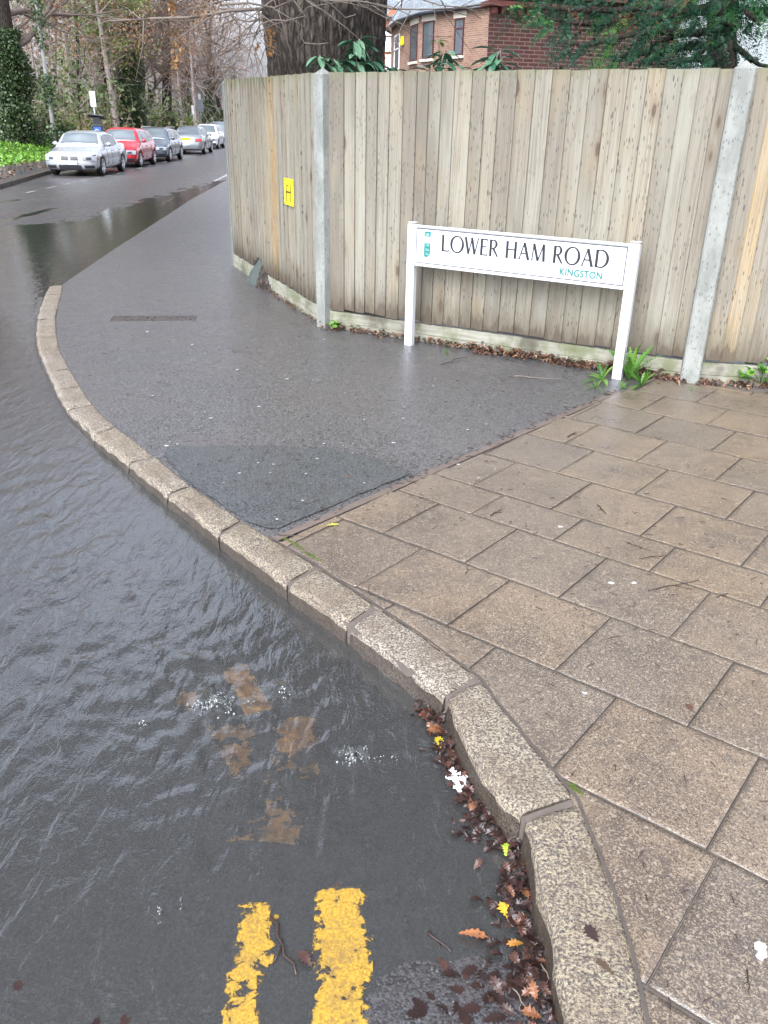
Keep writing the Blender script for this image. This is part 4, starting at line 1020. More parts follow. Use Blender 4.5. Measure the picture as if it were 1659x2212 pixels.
for _ in range(430):
    y = g.uniform(.95, 2.15); u = abs(g.gauss(0, .045))+.004 if y < 1.75 else abs(g.gauss(0, .03))+.004
    if y < 1.25: u *= 1.8
    x = kout_x(y)-u; z = max(roadz(x, y), WZ-.002 if g.random() < .75 else WZ-.02)+g.random()*.014*max(0, 1-u*7)
    put_leaf(gl, g, (x, y, z+.002), g.uniform(.02, .052), .5, .35)
for px_, py_, n, sx_, sy_ in ((1000, 2150, 20, 120, 70), (1130, 2060, 26, 70, 60), (160, 2185, 4, 150, 20), (40, 2120, 2, 40, 40)):
    for _ in range(n):
        p = at(px_+g.uniform(-sx_, sx_), py_+g.uniform(-sy_, sy_), WZ)
        if p.x > kout_x(p.y)-.01: continue
        put_leaf(gl, g, (p.x, p.y, roadz(p.x, p.y)+.0015), g.uniform(.025, .05), .06, .05, r=g.uniform(0, .5))
tag(gl.build('gutter_leaves', M['litter_dark']), 'dark sodden oak leaves packed in the gutter against the kerb', 'leaf litter', kind='stuff')
def one_leaf(name, px_, py_, L, rz, col, label, onroad=True, cat='leaf', curl=.2, z=None, lw=1.):
    L *= .85; col = tuple(c*.8 for c in col)
    p = at(px_, py_, WZ+.004) if onroad else atp(px_, py_)
    mb = MB(); gg = random.Random(int(px_)); put_leaf(mb, gg, (0, 0, 0), L, .12, curl, .5, rz, lw)
    mt = simple('leaf_colour', col, .35, amt=.35, scale=60.)
    o = mb.build(name, mt); o.location = (p.x, p.y, (max(roadz(p.x, p.y), WZ)+.008) if onroad else pavz(p.y)+(z or .009)); return tag(o, label, cat)
one_leaf('fallen_leaf', 1100, 1990, .062, R(20), (.55, .33, .03), 'bright yellow lobed leaf floating in the gutter beside the yellowish kerb stone')
one_leaf('fallen_leaf', 1092, 1852, .05, R(-10), (.32, .42, .04), 'yellow green leaf lying in the gutter just below the white paper scrap')
one_leaf('fallen_leaf', 952, 1618, .06, R(10), (.42, .33, .02), 'mustard leaf standing in the water above the white paper scrap')
one_leaf('fallen_leaf', 905, 1548, .065, R(-60), (.27, .06, .03), 'red brown leaf at the upper end of the gutter drift')
one_leaf('fallen_leaf', 990, 2018, .085, R(-100), (.3, .12, .05), 'large curled orange brown leaf on the wet road right of the yellow lines', lw=.7)
one_leaf('fallen_leaf', 1130, 2040, .05, R(100), (.34, .15, .03), 'small orange leaf among the dark leaves beside the kerb', lw=.8)
one_leaf('fallen_leaf', 672, 2090, .06, R(40), (.07, .035, .028), 'dark brown oak leaf lying on the right hand yellow line')
one_leaf('fallen_leaf', 705, 1140, .075, R(-75), (.4, .4, .06), 'slim yellow green serrated leaf on the paving near the tarmac corner', False, lw=.55)
one_leaf('fallen_leaf', 1290, 2040, .06, R(20), (.045, .028, .026), 'dark flattened leaf stuck on the nearest kerb stone', False, curl=.02, z=.008)
one_leaf('fallen_leaf', 1325, 2110, .06, R(35), (.09, .058, .04), 'narrow brown leaf stain on the nearest kerb stone below the dark leaf', False, curl=.01, z=.007, lw=.6)
one_leaf('fallen_leaf', 1495, 1540, .045, R(10), (.1, .05, .035), 'lone small brown leaf on the paving slabs at the right', False, curl=.05)
one_leaf('fallen_leaf', 755, 1035, .03, R(80), (.2, .07, .03), 'tiny reddish leaf on the dark newer tarmac', False, curl=.3)
one_leaf('fallen_leaf', 945, 2070, .055, R(-150), (.065, .03, .022), 'brown leaf flat on the bare wet tarmac left of the gutter drift')
# sodden white paper
pb = MB(); g = random.Random(3); pp0 = at(995, 1690, WZ)
for cx_, cy_, r_ in ((0, 0, .034), (-.018, .038, .015), (.026, .012, .02), (-.035, .012, .012), (-.012, -.025, .018), (.01, .02, .022)):
    n = 13; ring_ = [(cx_+r_*g.uniform(.55, 1.15)*math.cos(2*math.pi*i/n), cy_+r_*g.uniform(.55, 1.15)*math.sin(2*math.pi*i/n), g.uniform(0, .006)) for i in range(n)]
    pb.add([(cx_, cy_, .008)]+ring_, [(0, 1+i, 1+(i+1) % n) for i in range(n)])
o = pb.build('paper_scrap', M['paper']); o.location = (pp0.x, pp0.y, WZ+.003); tag(o, 'torn white sodden paper floating in the gutter beside the kerb', 'litter')
# twigs: the larger ones singly
def twig(px0_, py0_, px1_, py1_, r, label, road=False, mat='twig_wet', side=True):
    a = at(px0_, py0_, WZ) if road else atp(px0_, py0_); b = at(px1_, py1_, WZ) if road else atp(px1_, py1_)
    zf = (lambda p: max(roadz(p.x, p.y), WZ)+r+.002) if road else (lambda p: footz(p.x, p.y)+r+.006)
    c = (a+b)/2; gg = random.Random(int(px0_+py0_)); P = []; n = 6; d = b-a; q = Vector((d.y, -d.x, 0)).normalized()
    for i in range(n+1): p = a+d*(i/n)+q*gg.uniform(-.05, .05)*d.length*(0 if i in (0, n) else 1); P.append(Vector((p.x-c.x, p.y-c.y, zf(p)-zf(c))))
    mb = MB(); mb.tube(P, [r*(1-.5*i/n) for i in range(n+1)], 6)
    if side: m = P[3]; mb.tube([m, m+d*.18+q*.2*d.length], [r*.6, r*.3], 5)
    o = mb.build('twig', M[mat], smooth=True); o.location = (c.x, c.y, zf(c)); return tag(o, label, 'twig', 'twigs lying on the paving and tarmac')
for a in ((1400, 1279, 1509, 1256, .0022, 'longest straight reddish twig on the paving slabs at the right'), (1226, 947, 1244, 937, .004, 'short thick dark twig on the slabs below the right sign post'),
          (1058, 1118, 1083, 1103, .003, 'dark forked twig lying across a slab joint beside the dark tarmac'), (1290, 1094, 1308, 1112, .003, 'short dark twig slanting down to the right in the middle of the slabs'),
          (1355, 1175, 1405, 1193, .002, 'thin wavy twig above the longest twig on the slabs'), (1380, 1210, 1435, 1203, .002, 'thin level twig just above the longest twig on the slabs'),
          (1547, 1293, 1572, 1285, .0025, 'small curved twig near the right edge of the paving'), (1393, 1937, 1400, 1955, .0016, 'tiny twig on the slab beside the nearest kerb stone'), (1612, 2100, 1618, 2155, .0018, 'thin brown twig on the nearest slab at the lower right'),
          (600, 1158, 655, 1162, .0022, 'red stalk lying beside the kerb where the slabs meet the tarmac'), (795, 1285, 799, 1262, .002, 'short upright twig on the slab beside the pale granite kerb stone'), (1005, 1245, 1012, 1225, .002, 'tiny dark twig left of the slab centre joint')):
    twig(*a)
twig(1110, 815, 1210, 822, .004, 'pale bent twig lying on the tarmac in front of the sign', mat='twig_pale'); twig(950, 790, 1010, 772, .0035, 'dark crooked twig on the tarmac near the left sign post')
twig(500, 760, 572, 765, .0025, 'faint thin twig on the footway below the iron cover', mat='twig_wet'); twig(515, 760, 562, 758, .003, 'dark twig on the footway between cover and fence corner', mat='twig_wet') if False else None
twig(585, 1985, 640, 2110, .0042, 'long dark stick in the water between the two yellow lines', True); twig(925, 2015, 975, 2060, .003, 'dark curved stick among leaves right of the yellow lines', True)
twig(1168, 2085, 1208, 2150, .0022, 'pale straw stalk against the kerb face at the bottom', True, 'twig_pale'); twig(1105, 2140, 1150, 2200, .0022, 'orange leaf stalk in the gutter at the bottom of the picture', True, 'twig_pale')
# fine debris nobody could count
db = MB(); g = random.Random(31)
for _ in range(700):
    x = g.uniform(150, 1300) if g.random() < .6 else g.uniform(600, 1659); y = g.uniform(560, 1150) if x < 1150 else g.uniform(850, 2200)
    p = atp(x, y)
    if p.x < kin_x(p.y)+.03 or (p-Vector((p.x, p.y, p.z))).length > 1: continue
    sg = (Vector((p.x, p.y))-PB).dot(n2)
    if p.x > PB.x and sg < .05: continue
    if p.x < PB.x and (Vector((p.x, p.y))-PA).dot(n1) < .05: continue
    L = g.uniform(.008, .035); a = g.uniform(0, 3.14); dx, dy = math.cos(a)*L, math.sin(a)*L; z = footz(p.x, p.y)+.009
    db.tube([(p.x-dx/2, p.y-dy/2, z), (p.x+g.uniform(-.003, .003), p.y, z+.001), (p.x+dx/2, p.y+dy/2, z)], .0012, 4)
for _ in range(120):   # drift of bits along the edging
    t = g.random()**.7; p = e0.lerp(e1, t); q = p-bn*abs(g.gauss(.02, .035)); L = g.uniform(.01, .04); a = g.uniform(0, 3.14); z = pavz(q.y)+.008
    db.tube([(q.x, q.y, z), (q.x+math.cos(a)*L, q.y+math.sin(a)*L, z)], .0018, 4)
tag(db.build('fine_debris', M['twig_wet']), 'tiny twigs and bark crumbs scattered over footway and slabs', 'debris', kind='stuff')
wb = MB(); g = random.Random(33)
WS = [(383, 961), (598, 1124), (518, 1024), (330, 856), (565, 783), (512, 800), (443, 765), (318, 718), (415, 746), (560, 880), (700, 960), (850, 958), (990, 1005), (1010, 930), (1155, 975), (935, 835), (940, 820), (870, 905), (1370, 1262), (1262, 1500), (1320, 1262), (745, 850), (620, 820), (455, 905), (360, 965), (480, 610), (700, 735), (1025, 1160), (1000, 1160), (1210, 1140)]
for i, (x, y) in enumerate(WS+[(g.uniform(200, 1100), g.uniform(600, 1100)) for _ in range(60)]):
    p = atp(x, y); r = g.uniform(.006, .012) if i < len(WS) else g.uniform(.003, .006); n = 8
    if p.x < kin_x(p.y)+.05 or ((p.x > PB.x) and (Vector((p.x, p.y))-PB).dot(n2) < .05): continue
    z = footz(p.x, p.y)+.006
    wb.add([(p.x+r*1.4*g.uniform(.5, 1.2)*math.cos(2*math.pi*k/n), p.y+r*g.uniform(.5, 1.2)*math.sin(2*math.pi*k/n), z) for k in range(n)], [tuple(range(n))])
M['spot'] = simple('pale_spots', (.42, .41, .4), .5)
tag(wb.build('pale_spots', M['spot']), 'small pale specks and flattened gum dotted over the tarmac', 'debris', kind='stuff')
# white lump on the nearest slab
lp = atp(1643, 2062); mb = MB(); g = random.Random(2)
for k in range(9): mb.tube([(g.uniform(-.012, .012), g.uniform(-.018, .018), 0), (g.uniform(-.012, .012), g.uniform(-.018, .018), .006)], g.uniform(.005, .009), 7)
o = mb.build('chewing_gum', M['spot']); o.location = (lp.x, lp.y, lp.z+.006); tag(o, 'pale crusty lump on the nearest slab at the right edge', 'gum')
# moss in joints
ms = MB(); g = random.Random(9)
for px_, py_, n, sp_ in ((640, 1180, 60, 22), (672, 1203, 60, 14), (625, 1172, 20, 8), (1245, 1712, 40, 14), (1235, 1700, 30, 10)):
    for _ in range(n):
        t = g.gauss(0, .5); p = atp(px_+t*sp_, py_+t*sp_*.55+g.gauss(0, 1.5)); r = g.uniform(.003, .007)
        ms.add([(p.x+r*math.cos(a), p.y+r*math.sin(a), p.z+.002) for a in (0, 2.1, 4.2)]+[(p.x, p.y, p.z+.008+r)], [(0, 1, 3), (1, 2, 3), (2, 0, 3)])
tag(ms.build('moss', M['moss']), 'green moss growing in the joint behind the kerb', 'moss', kind='stuff')
# foam and bubbles
fm = MB(); g = random.Random(12)
def bubble(p, r):
    n = 7; vs = [(p.x, p.y, WZ+.006+r*.7)]; 
    for z, q in ((.55, .6), (0, 1.)):
        vs += [(p.x+r*q*math.cos(2*math.pi*k/n), p.y+r*q*math.sin(2*math.pi*k/n), WZ+.004+r*z) for k in range(n)]
    fm.add(vs, [(0, 1+k, 1+(k+1) % n) for k in range(n)]+[(1+k, 1+n+k, 1+n+(k+1) % n, 1+(k+1) % n) for k in range(n)])
for px_, py_, n, s in ((466, 1528, 22, 20), (440, 1518, 8, 16), (765, 1640, 5, 14), (540, 1520, 6, 10)):
    for _ in range(n): bubble(at(px_+g.gauss(0, 1)*s*.8, py_+g.gauss(0, 1)*s*.5, WZ), g.uniform(.001, .0042))
tag(fm.build('water_foam', M['foam'], smooth=True), 'clusters of pale bubbles where the flood water wells up', 'foam', kind='stuff')
def churn(px_, py_, sx_, sy_, n, seed, r0=.003, r1=.009):
    g = random.Random(seed); hb = MB()
    for _ in range(n):
        a = g.gauss(0, .5); b = g.gauss(0, .5); p = at(px_+a*sx_, py_+b*sy_, WZ); r = g.uniform(r0, r1)*(1.2-.5*min(1, abs(a)+abs(b))); m_ = 8; lift = .004+.022*max(0, 1-abs(a)-abs(b))*min(1, sx_/20)
        vs = [(p.x, p.y, WZ+lift+r*.75)]; k0 = g.uniform(0, 3)
        for z, q in ((.6, .55), (.1, .95), (-.9, 1.)): vs += [(p.x+r*q*(1+.2*math.sin(3*k+k0))*math.cos(2*math.pi*k/m_), p.y+r*q*math.sin(2*math.pi*k/m_), WZ+lift+r*z) for k in range(m_)]
        hb.add(vs, [(0, 1+k, 1+(k+1) % m_) for k in range(m_)]+[(1+j*m_+k, 1+(j+1)*m_+k, 1+(j+1)*m_+(k+1) % m_, 1+j*m_+(k+1) % m_) for j in range(2) for k in range(m_)])
    return tag(hb.build('water_upwelling', M['churn'], smooth=True), 'pale churning lumps of water and bubbles boiling up near the broken yellow paint', 'water', 'upwelling spots in the flood water', kind='stuff')
t_ = NT('churning_water'); v_ = t_.coord('Object'); b_ = t_.n('ShaderNodeBsdfGlossy', {'Color': (.95, .97, 1), 'Roughness': .05, 'Normal': t_.bump(t_.noise(v_, 120., 3, .6), .004, .8)}).outputs[0]
d_ = t_.n('ShaderNodeBsdfDiffuse', {'Color': (.10, .105, .1)}).outputs[0]; tr_ = t_.n('ShaderNodeBsdfTransparent', {'Color': (.85, .85, .8)}).outputs[0]
t_.surf(t_.n('ShaderNodeMixShader', {0: t_.n('ShaderNodeFresnel', {'IOR': 1.9}).outputs[0], 1: t_.n('ShaderNodeMixShader', {0: .55, 1: tr_, 2: d_}).outputs[0], 2: b_}).outputs[0]); M['churn'] = t_.mat
for q_ in ((466, 1524, 34, 24, 120, 1), (432, 1524, 14, 16, 30, 2), (762, 1638, 30, 20, 50, 3, .002, .007), (835, 1642, 36, 6, 16, 8, .0015, .004), (309, 1567, 14, 12, 14, 4, .002, .005), (345, 1972, 7, 20, 12, 5, .0015, .0035), (390, 1956, 4, 16, 7, 6, .001, .003), (612, 1500, 20, 20, 16, 7, .002, .005)): churn(*q_)

# weeds
def weed(name, loc, n, L, label, mat='weed', cat='weed', kind='toothed', seed=1, el0=.25, wd=.22):
    g = random.Random(seed); mb = MB()
    for i in range(n):
        a = 2*math.pi*i/n+g.uniform(-.4, .4); el = g.uniform(el0, 1.45); l = L*g.uniform(.55, 1.15); m = 17; P = []
        for k in range(m+1):
            f = k/m; out_ = l*f*math.cos(el)*(1+.3*f); up_ = l*(f*math.sin(el)-.45*f*f*math.cos(el)); P.append(Vector((math.cos(a)*out_, math.sin(a)*out_, up_)))
        q = Vector((-math.sin(a), math.cos(a), 0)); vs = []; fs = []; r = g.random()
        for k, p in enumerate(P):
            f = k/m; w_ = wd*l*(math.sin(math.pi*min(1, f*.95+.05))**.8)
            if kind == 'toothed': w_ *= .38 if k % 2 else 1.15
            if kind == 'blade': w_ = .03*l*(1-f)+.001
            vs += [p, p+q*w_*.5+Vector((0, 0, w_*.2)), p-q*w_*.5+Vector((0, 0, w_*.2))]
        for k in range(m): b = 3*k; fs += [(b, b+1, b+4, b+3), (b, b+3, b+5, b+2)]
        mb.add(vs, fs, 0, r)
    o = mb.build(name, M[mat]); o.location = loc; return tag(o, label, cat)
def clump(name, loc, n, R_, H, ls, label, mat='weed', seed=1):
    g = random.Random(seed); mb = MB(); root = Vector((0, 0, 0))
    for i in range(n):
        a = g.uniform(0, 6.28); r = R_*math.sqrt(g.random()); tip = Vector((r*math.cos(a), r*math.sin(a)*.7, H*g.uniform(.3, 1)*(1-.4*r/R_)))
        mb.tube([root, tip*.5+Vector((0, 0, .02)), tip], .0016, 4, r=.3)
        nn = Vector((g.uniform(-.5, .5), g.uniform(-.9, 0), 1)).normalized(); x = nn.cross(Vector((0, 1, .2))).normalized(); y = nn.cross(x); s = ls*g.uniform(.6, 1.2); m = 9
        mb.add([tip]+[tip+(x*math.cos(2*math.pi*k/m)+y*math.sin(2*math.pi*k/m))*s*(1 if k % 2 else .8)+nn*.25*s for k in range(m)], [(0, 1+k, 1+(k+1) % m) for k in range(m)], 0, g.random())
    o = mb.build(name, M[mat]); o.location = loc; return tag(o, label, 'weed')
def gp(x, y): p = atp(x, y); p.z = footz(p.x, p.y); return p
weed('weed', gp(1358, 822), 16, .30, 'tall ragged toothed weed growing behind the right sign post', seed=3, wd=.17, el0=.95)
weed('weed', gp(1300, 822), 9, .16, 'low bright green toothed weed left of the right sign post', seed=5)
weed('weed', gp(1385, 835), 10, .17, 'dark spreading dandelion in front of the fence right of the sign', 'weed', seed=6)
clump('weed', gp(720, 712), 12, .06, .1, .024, 'small bright seedling at the foot of the corner post', seed=7)
clump('weed', gp(1640, 838)+Vector((0.03, .05, 0)), 60, .17, .24, .03, 'round leaved green weed at the fence foot by the right edge', seed=8)
for i, (x, y, l) in enumerate(((1285, 838, 'grass tuft at the tip of the tarmac corner'), (1345, 840, 'grass tuft under the tall toothed weed'), (1493, 845, 'small grass tuft in front of the large concrete post'), (965, 765, 'thin grass tuft in the leaves under the name plate'))):
    weed('grass_tuft', gp(x, y), 34 if i < 2 else 16, .1 if i < 2 else .07, l, cat='grass', kind='blade', seed=40+i)
# ------------------------------------------------------------------ cars
def interp1(tab, x):
    if x <= tab[0][0]: return tab[0][1]
    for (a, b), (c, d) in zip(tab, tab[1:]):
        if x <= c: t = (x-a)/(c-a); t = t*t*(3-2*t)*.5+t*.5; return b+(d-b)*t
    return tab[-1][1]
def make_car(name, label, group, loc, rz, col, L=4.45, Wd=1.80, H=1.40, wb=2.70, belt=.90, hood=.80, kind='saloon', paint_rough=.2, metal=.4, plate='', rear_plate=False, rails=False, grille='twin', wheel_r=.32, spokes=5, scale=1.):
    root = empty(name, loc, rz, label, 'car', group); root.scale = (scale,)*3
    P = m_carpaint(name+'_paint', col, paint_rough, metal); hl = L/2; hw = Wd/2
    xw_f, xw_r = hl-.80-(.05 if kind == 'saloon' else 0), 0
    xw_r = xw_f-wb; ar = wheel_r+.055
    # top line of the lower body along x (rear .. front)
    if kind == 'saloon': top = [(-hl, .86), (-hl+.12, .98), (-hl+.75, 1.0), (0, belt+.03), (hl-1.25, belt+.02), (hl-.45, hood-.03), (hl-.1, hood-.14), (hl, hood-.22)]
    else: top = [(-hl, .90), (-hl+.1, .97), (-hl+.5, .98), (0, belt+.03), (hl-1.05, belt+.04), (hl-.4, hood-.02), (hl-.1, hood-.14), (hl, hood-.22)]
    if kind == 'saloon': roof = [(-hl+.78, belt+.04), (-hl+1.35, H-.06), (-.35, H), (.25, H-.005), (.60, H-.06), (hl-1.22, belt+.05)]
    elif kind == 'suv': roof = [(-hl+.12, belt+.06), (-hl+.42, H-.08), (-.6, H), (.3, H-.01), (.65, H-.07), (hl-1.05, belt+.06)]
    else: roof = [(-hl+.10, belt+.08), (-hl+.40, H-.10), (-.6, H-.01), (.2, H), (.55, H-.07), (hl-1.0, belt+.05)]
    def FX(y, z, s=1):   # bumper surface, bowed in plan and leaning back above
        return hl-.20*(abs(y)/hw)**2.6-(.09*max(0, (z-.45)/.3)**1.6)-(.05*max(0, (.32-z)/.1))
    def topz(x): return interp1(top, x)
    prof = lambda zt, zb, w_: [(0, .2), (w_*.86, .2), (w_*.93, zb), (w_*.975, zb+.10), (w_, .47), (w_*1.0, .60), (w_*.985, .70), (w_*.955, zt-.045 if zt > .75 else zt-.03), (w_*.86, zt), (w_*.55, zt+.022), (0, zt+.035)]
    xs = sorted(set([round(-hl+i*L/44, 3) for i in range(45)]+[xw_f-ar, xw_f+ar, xw_r-ar, xw_r+ar]))
    vs = []; fs = []; nprof = 11
    rows_ = []
    for x in xs:
        f = abs(x)/hl; w_ = hw*(1-.035*f**4); zb = .24; arch = None
        for xw in (xw_f, xw_r):
            if abs(x-xw) <= ar: arch = wheel_r+math.sqrt(max(0, ar*ar-(x-xw)**2))
        zt = topz(x); pr = prof(zt, zb, w_); full = []
        for q, (y, z) in enumerate(pr):
            if arch and 2 <= q <= 5: z = max(z, arch+(q-2)*.004); y = y if q > 2 else w_*.99
            full.append((y, z))
        bl_ = max(0, (abs(x)-(hl-.55))/.55)
        row = []
        for y, z in full[:]+[(-y, z) for y, z in full[-2:0:-1]]:
            xx = x
            if bl_ > 0:
                edge = FX(y, z)-hl; xx = x+(edge if x > 0 else -edge)*bl_**1.2
            row.append((xx, y, z))
        rows_.append(row)
    m = len(rows_[0])
    for r_ in rows_: vs += r_
    n = len(rows_)
    for i in range(n-1):
        for k in range(m): fs.append((i*m+k, i*m+(k+1) % m, (i+1)*m+(k+1) % m, (i+1)*m+k))
    for end, sgn in ((0, -1), (n-1, 1)):
        prev = [end*m+k for k in range(m)]
        for sc_ in (.75, .45, .15):
            b = len(vs)
            for (x, y, z) in rows_[end]:
                y2 = y*sc_; z2 = .48+(z-.48)*sc_; vs.append((sgn*FX(y2, z2), y2, z2))
            cur = [b+k for k in range(m)]
            for k in range(m):
                f_ = (prev[k], prev[(k+1) % m], cur[(k+1) % m], cur[k]); fs.append(f_ if sgn > 0 else f_[::-1])
            prev = cur
        fs.append(tuple(prev) if sgn > 0 else tuple(prev[::-1]))
    mb = MB(); mb.add(vs, [f[::-1] for f in fs]); body = mb.build('body', P, root, smooth=True)
    # cabin
    x0, x1 = roof[0][0], roof[-1][0]; N_ = 30; vs = []; fs = []
    def gw(x, z): 
        base = hw*.93-.03*((x-.0)/hl)**2; return base-(z-belt)*.42-.25*max(0, (z-(H-.12)))
    def rz_(x): return interp1(roof, x)
    cols = 15
    for i in range(N_+1):
        x = x0+(x1-x0)*i/N_; zt = rz_(x); row = []
        for t in (0, .35, .7, .93): z = belt-.05+(zt-belt+.02)*t; row.append((gw(x, z), z))
        row += [(gw(x, zt)*.93, zt+.012), (gw(x, zt)*.7, zt+.03), (gw(x, zt)*.35, zt+.042), (0, zt+.045)]
        full = row+[(-y, z) for y, z in row[-2::-1]]
        vs += [(x+(-.10 if i > N_*.6 else .05 if i < 3 else 0)*(abs(y)/hw)**2*(1 if True else 0), y, z) for y, z in full]
    for i in range(N_):
        for k in range(cols-1): fs.append((i*cols+k, (i+1)*cols+k, (i+1)*cols+k+1, i*cols+k+1))
    fs.append(tuple(range(cols))); fs.append(tuple(range(N_*cols, N_*cols+cols))[::-1])
    mb = MB(); mb.add(vs, [f[::-1] for f in fs]); mb.build('roof', P, root, smooth=True)
    # glazing patches riding on the cabin surface
    def shell(x, v):   # v in -1..1 across
        zt = rz_(x); y = gw(x, zt)*.93*v; dz = .012+.033*(1-abs(v)**2); i = (x-x0)/(x1-x0)*N_
        return Vector((x+(-.10 if i > N_*.6 else .05 if i < 3 else 0)*(abs(y)/hw)**2, y, zt+dz))
    def glass_shell(nm, xa, xb, va):
        g_ = MB(); n_, c_ = 8, 10; v_ = []; tilt = Vector((1 if xb > 0 else -1, 0, 1)).normalized()
        for i in range(n_+1):
            x = xa+(xb-xa)*i/n_
            for k in range(c_+1): v_.append(shell(x, va*(2*k/c_-1))+tilt*.012)
        f_ = [(i*(c_+1)+k, (i+1)*(c_+1)+k, (i+1)*(c_+1)+k+1, i*(c_+1)+k+1) for i in range(n_) for k in range(c_)]
        g_.add(v_, [q[::-1] for q in f_]); return g_.build(nm, M['car_glass'], root, smooth=True)
    xr0, xr1 = roof[1][0], roof[-2][0]
    glass_shell('windscreen', xr1+.03, x1-.04, .90); glass_shell('rear_window', x0+.06, xr0-.02, .86)
    # side windows
    for sg in (1, -1):
        b1 = .12 if kind != 'suv' else .05; segs = [(x1-.30, b1), (b1-.07, -.78), (-.84, xr0-.02 if kind == 'saloon' else xr0+.12)]
        for a, b in segs:
            g_ = MB(); v_ = []; n_ = 7
            for i in range(n_+1):
                x = a+(b-a)*i/n_; zt = rz_(x)-.075; zb = belt+.015; zt = max(zt, zb+.005)
                for t in (0, .5, 1): z = zb+(zt-zb)*t; v_.append((x, sg*(gw(x, z)+.008), z))
            f_ = [(i*3+k, (i+1)*3+k, (i+1)*3+k+1, i*3+k+1) for i in range(n_) for k in range(2)]
            g_.add(v_, f_ if sg > 0 else [q[::-1] for q in f_]); g_.build('side_window', M['car_glass'], root)
        # mirror, handles
        mm = MB(); cx_, cy_, cz_ = x1-.42, sg*(hw*.93+.10), belt+.09
        v_ = []; 
        for i in range(6):
            a = i/5; rr_ = .085*math.sin(math.pi*(.08+.84*a))
            for k in range(8): t = 2*math.pi*k/8; v_.append((cx_+rr_*math.cos(t)*.8, cy_+(a-.5)*.20, cz_+rr_*math.sin(t)*.9))
        mm.add(v_, [(i*8+k, i*8+(k+1) % 8, (i+1)*8+(k+1) % 8, (i+1)*8+k) for i in range(5) for k in range(8)]+[tuple(range(8)), tuple(range(40, 48))]); mm.build('wing_mirror', P, root, smooth=True)
        for hx in (-.16, -1.02): hm = MB(); hm.box((hx, sg*(hw*.97+.012), .78), (.17, .02, .025)); hm.build('door_handle', P, root)
        for dx in (b1-.02, -.82, x1-.35): dl = MB(); dl.tube([(dx, sg*hw*f_, z_) for z_, f_ in ((.34, .985), (.47, .997), (.60, .997), (.70, .984), (.84, .962))], .007, 5); dl.build('door_gap', M['dark_plastic'], root)
    # wheels
    for xw in (xw_f, xw_r):
        for sg in (1, -1):
            wy = sg*(hw-.105); we = empty('wheel'); we.parent = root; we.location = (xw, wy, wheel_r)
            tb = MB(); R1 = wheel_r; n_ = 28; pr = [(.60*R1/.32*.36, -.09), (R1*.93, -.10), (R1, -.07), (R1, .07), (R1*.93, .10), (R1*.68, .095), (R1*.66, .06)]
            v_ = [(r*math.cos(2*math.pi*k/n_), sg*o, r*math.sin(2*math.pi*k/n_)) for r, o in pr for k in range(n_)]
            tb.add(v_, [(i*n_+k, i*n_+(k+1) % n_, (i+1)*n_+(k+1) % n_, (i+1)*n_+k) for i in range(len(pr)-1) for k in range(n_)]); tb.add([(R1*.66*math.cos(2*math.pi*k/n_), sg*.03, R1*.66*math.sin(2*math.pi*k/n_)) for k in range(n_)], [tuple(range(n_))])
            tb.build('tyre', M['rubber'], we, smooth=False)
            rb_ = MB(); 
            for s_i in range(spokes):
                a = 2*math.pi*s_i/spokes+.3
                for da in (-.13, .13):
                    c1 = Vector((math.cos(a), 0, math.sin(a)))*R1*.1; c2 = Vector((math.cos(a+da), 0, math.sin(a+da)))*R1*.66
                    rb_.tube([c1+Vector((0, sg*.085, 0)), c2+Vector((0, sg*.075, 0))], [.02, .022], 5)
            rim = [(R1*.70, .10), (R1*.66, .098), (R1*.63, .07)]
            v_ = [(r*math.cos(2*math.pi*k/n_), sg*o, r*math.sin(2*math.pi*k/n_)) for r, o in rim for k in range(n_)]
            rb_.add(v_, [(i*n_+k, i*n_+(k+1) % n_, (i+1)*n_+(k+1) % n_, (i+1)*n_+k) for i in range(2) for k in range(n_)]); rb_.tube([(0, sg*.06, 0), (0, sg*.1, 0)], .045, 12)
            rb_.build('rim', M['alloy'], we)
    # things that ride on the bumper surfaces
    def patch(nm, y0, y1, z0, z1, mt, sgn=1, off=.028, nn=6, shape=None):
        g_ = MB(); v_ = []
        for i in range(nn+1):
            for k in range(4):
                u, t = i/nn, k/3; zz0, zz1 = (z0, z1) if shape is None else shape(u, z0, z1)
                y, z = y0+(y1-y0)*u, zz0+(zz1-zz0)*t; v_.append((sgn*(FX(y, z)+off), y, z))
        f_ = [(i*4+k, (i+1)*4+k, (i+1)*4+k+1, i*4+k+1) for i in range(nn) for k in range(3)]
        g_.add(v_, f_ if sgn > 0 else [q[::-1] for q in f_]); return g_.build(nm, mt, root, smooth=True)
    lz = hood-.20
    for sg in (1, -1):
        patch('headlight', sg*.42, sg*.86*hw/.9, lz-.10, lz+.055, M['lamp_clear'], shape=lambda u, a, b: (a+.02*(1-u), b-.015+.02*u))
        h_ = patch('headlamp_shade', sg*.55, sg*.72, lz-.07, lz+.01, M['dark_plastic'], off=.034)
        patch('lower_intake', sg*.48, sg*.80, .26, .36, M['dark_plastic'])
        patch('tail_light', sg*.50, sg*.86, .68, .80, M['lamp_red'], -1)
    if grille == 'twin':
        for sg in (1, -1): patch('grille', sg*.03, sg*.29, lz-.085, lz+.055, M['dark_plastic'], off=.045)
        patch('roundel', -.035, .035, lz+.07, lz+.125, simple('roundel_blue', (.08, .2, .5), .3), off=.034)
        patch('grille_surround', -.31, .31, lz-.10, lz+.07, M['alloy'], off=.022)
    else: patch('grille', -.36, .36, lz-.07, lz+.02, M['dark_plastic'])
    patch('lower_intake', -.38, .38, .22, .36, M['dark_plastic'])
    patch('splitter', -.80, .80, .2, .225, M['dark_plastic'], off=.02); patch('splitter', -.7, .7, .2, .27, M['dark_plastic'], -1, off=.004)
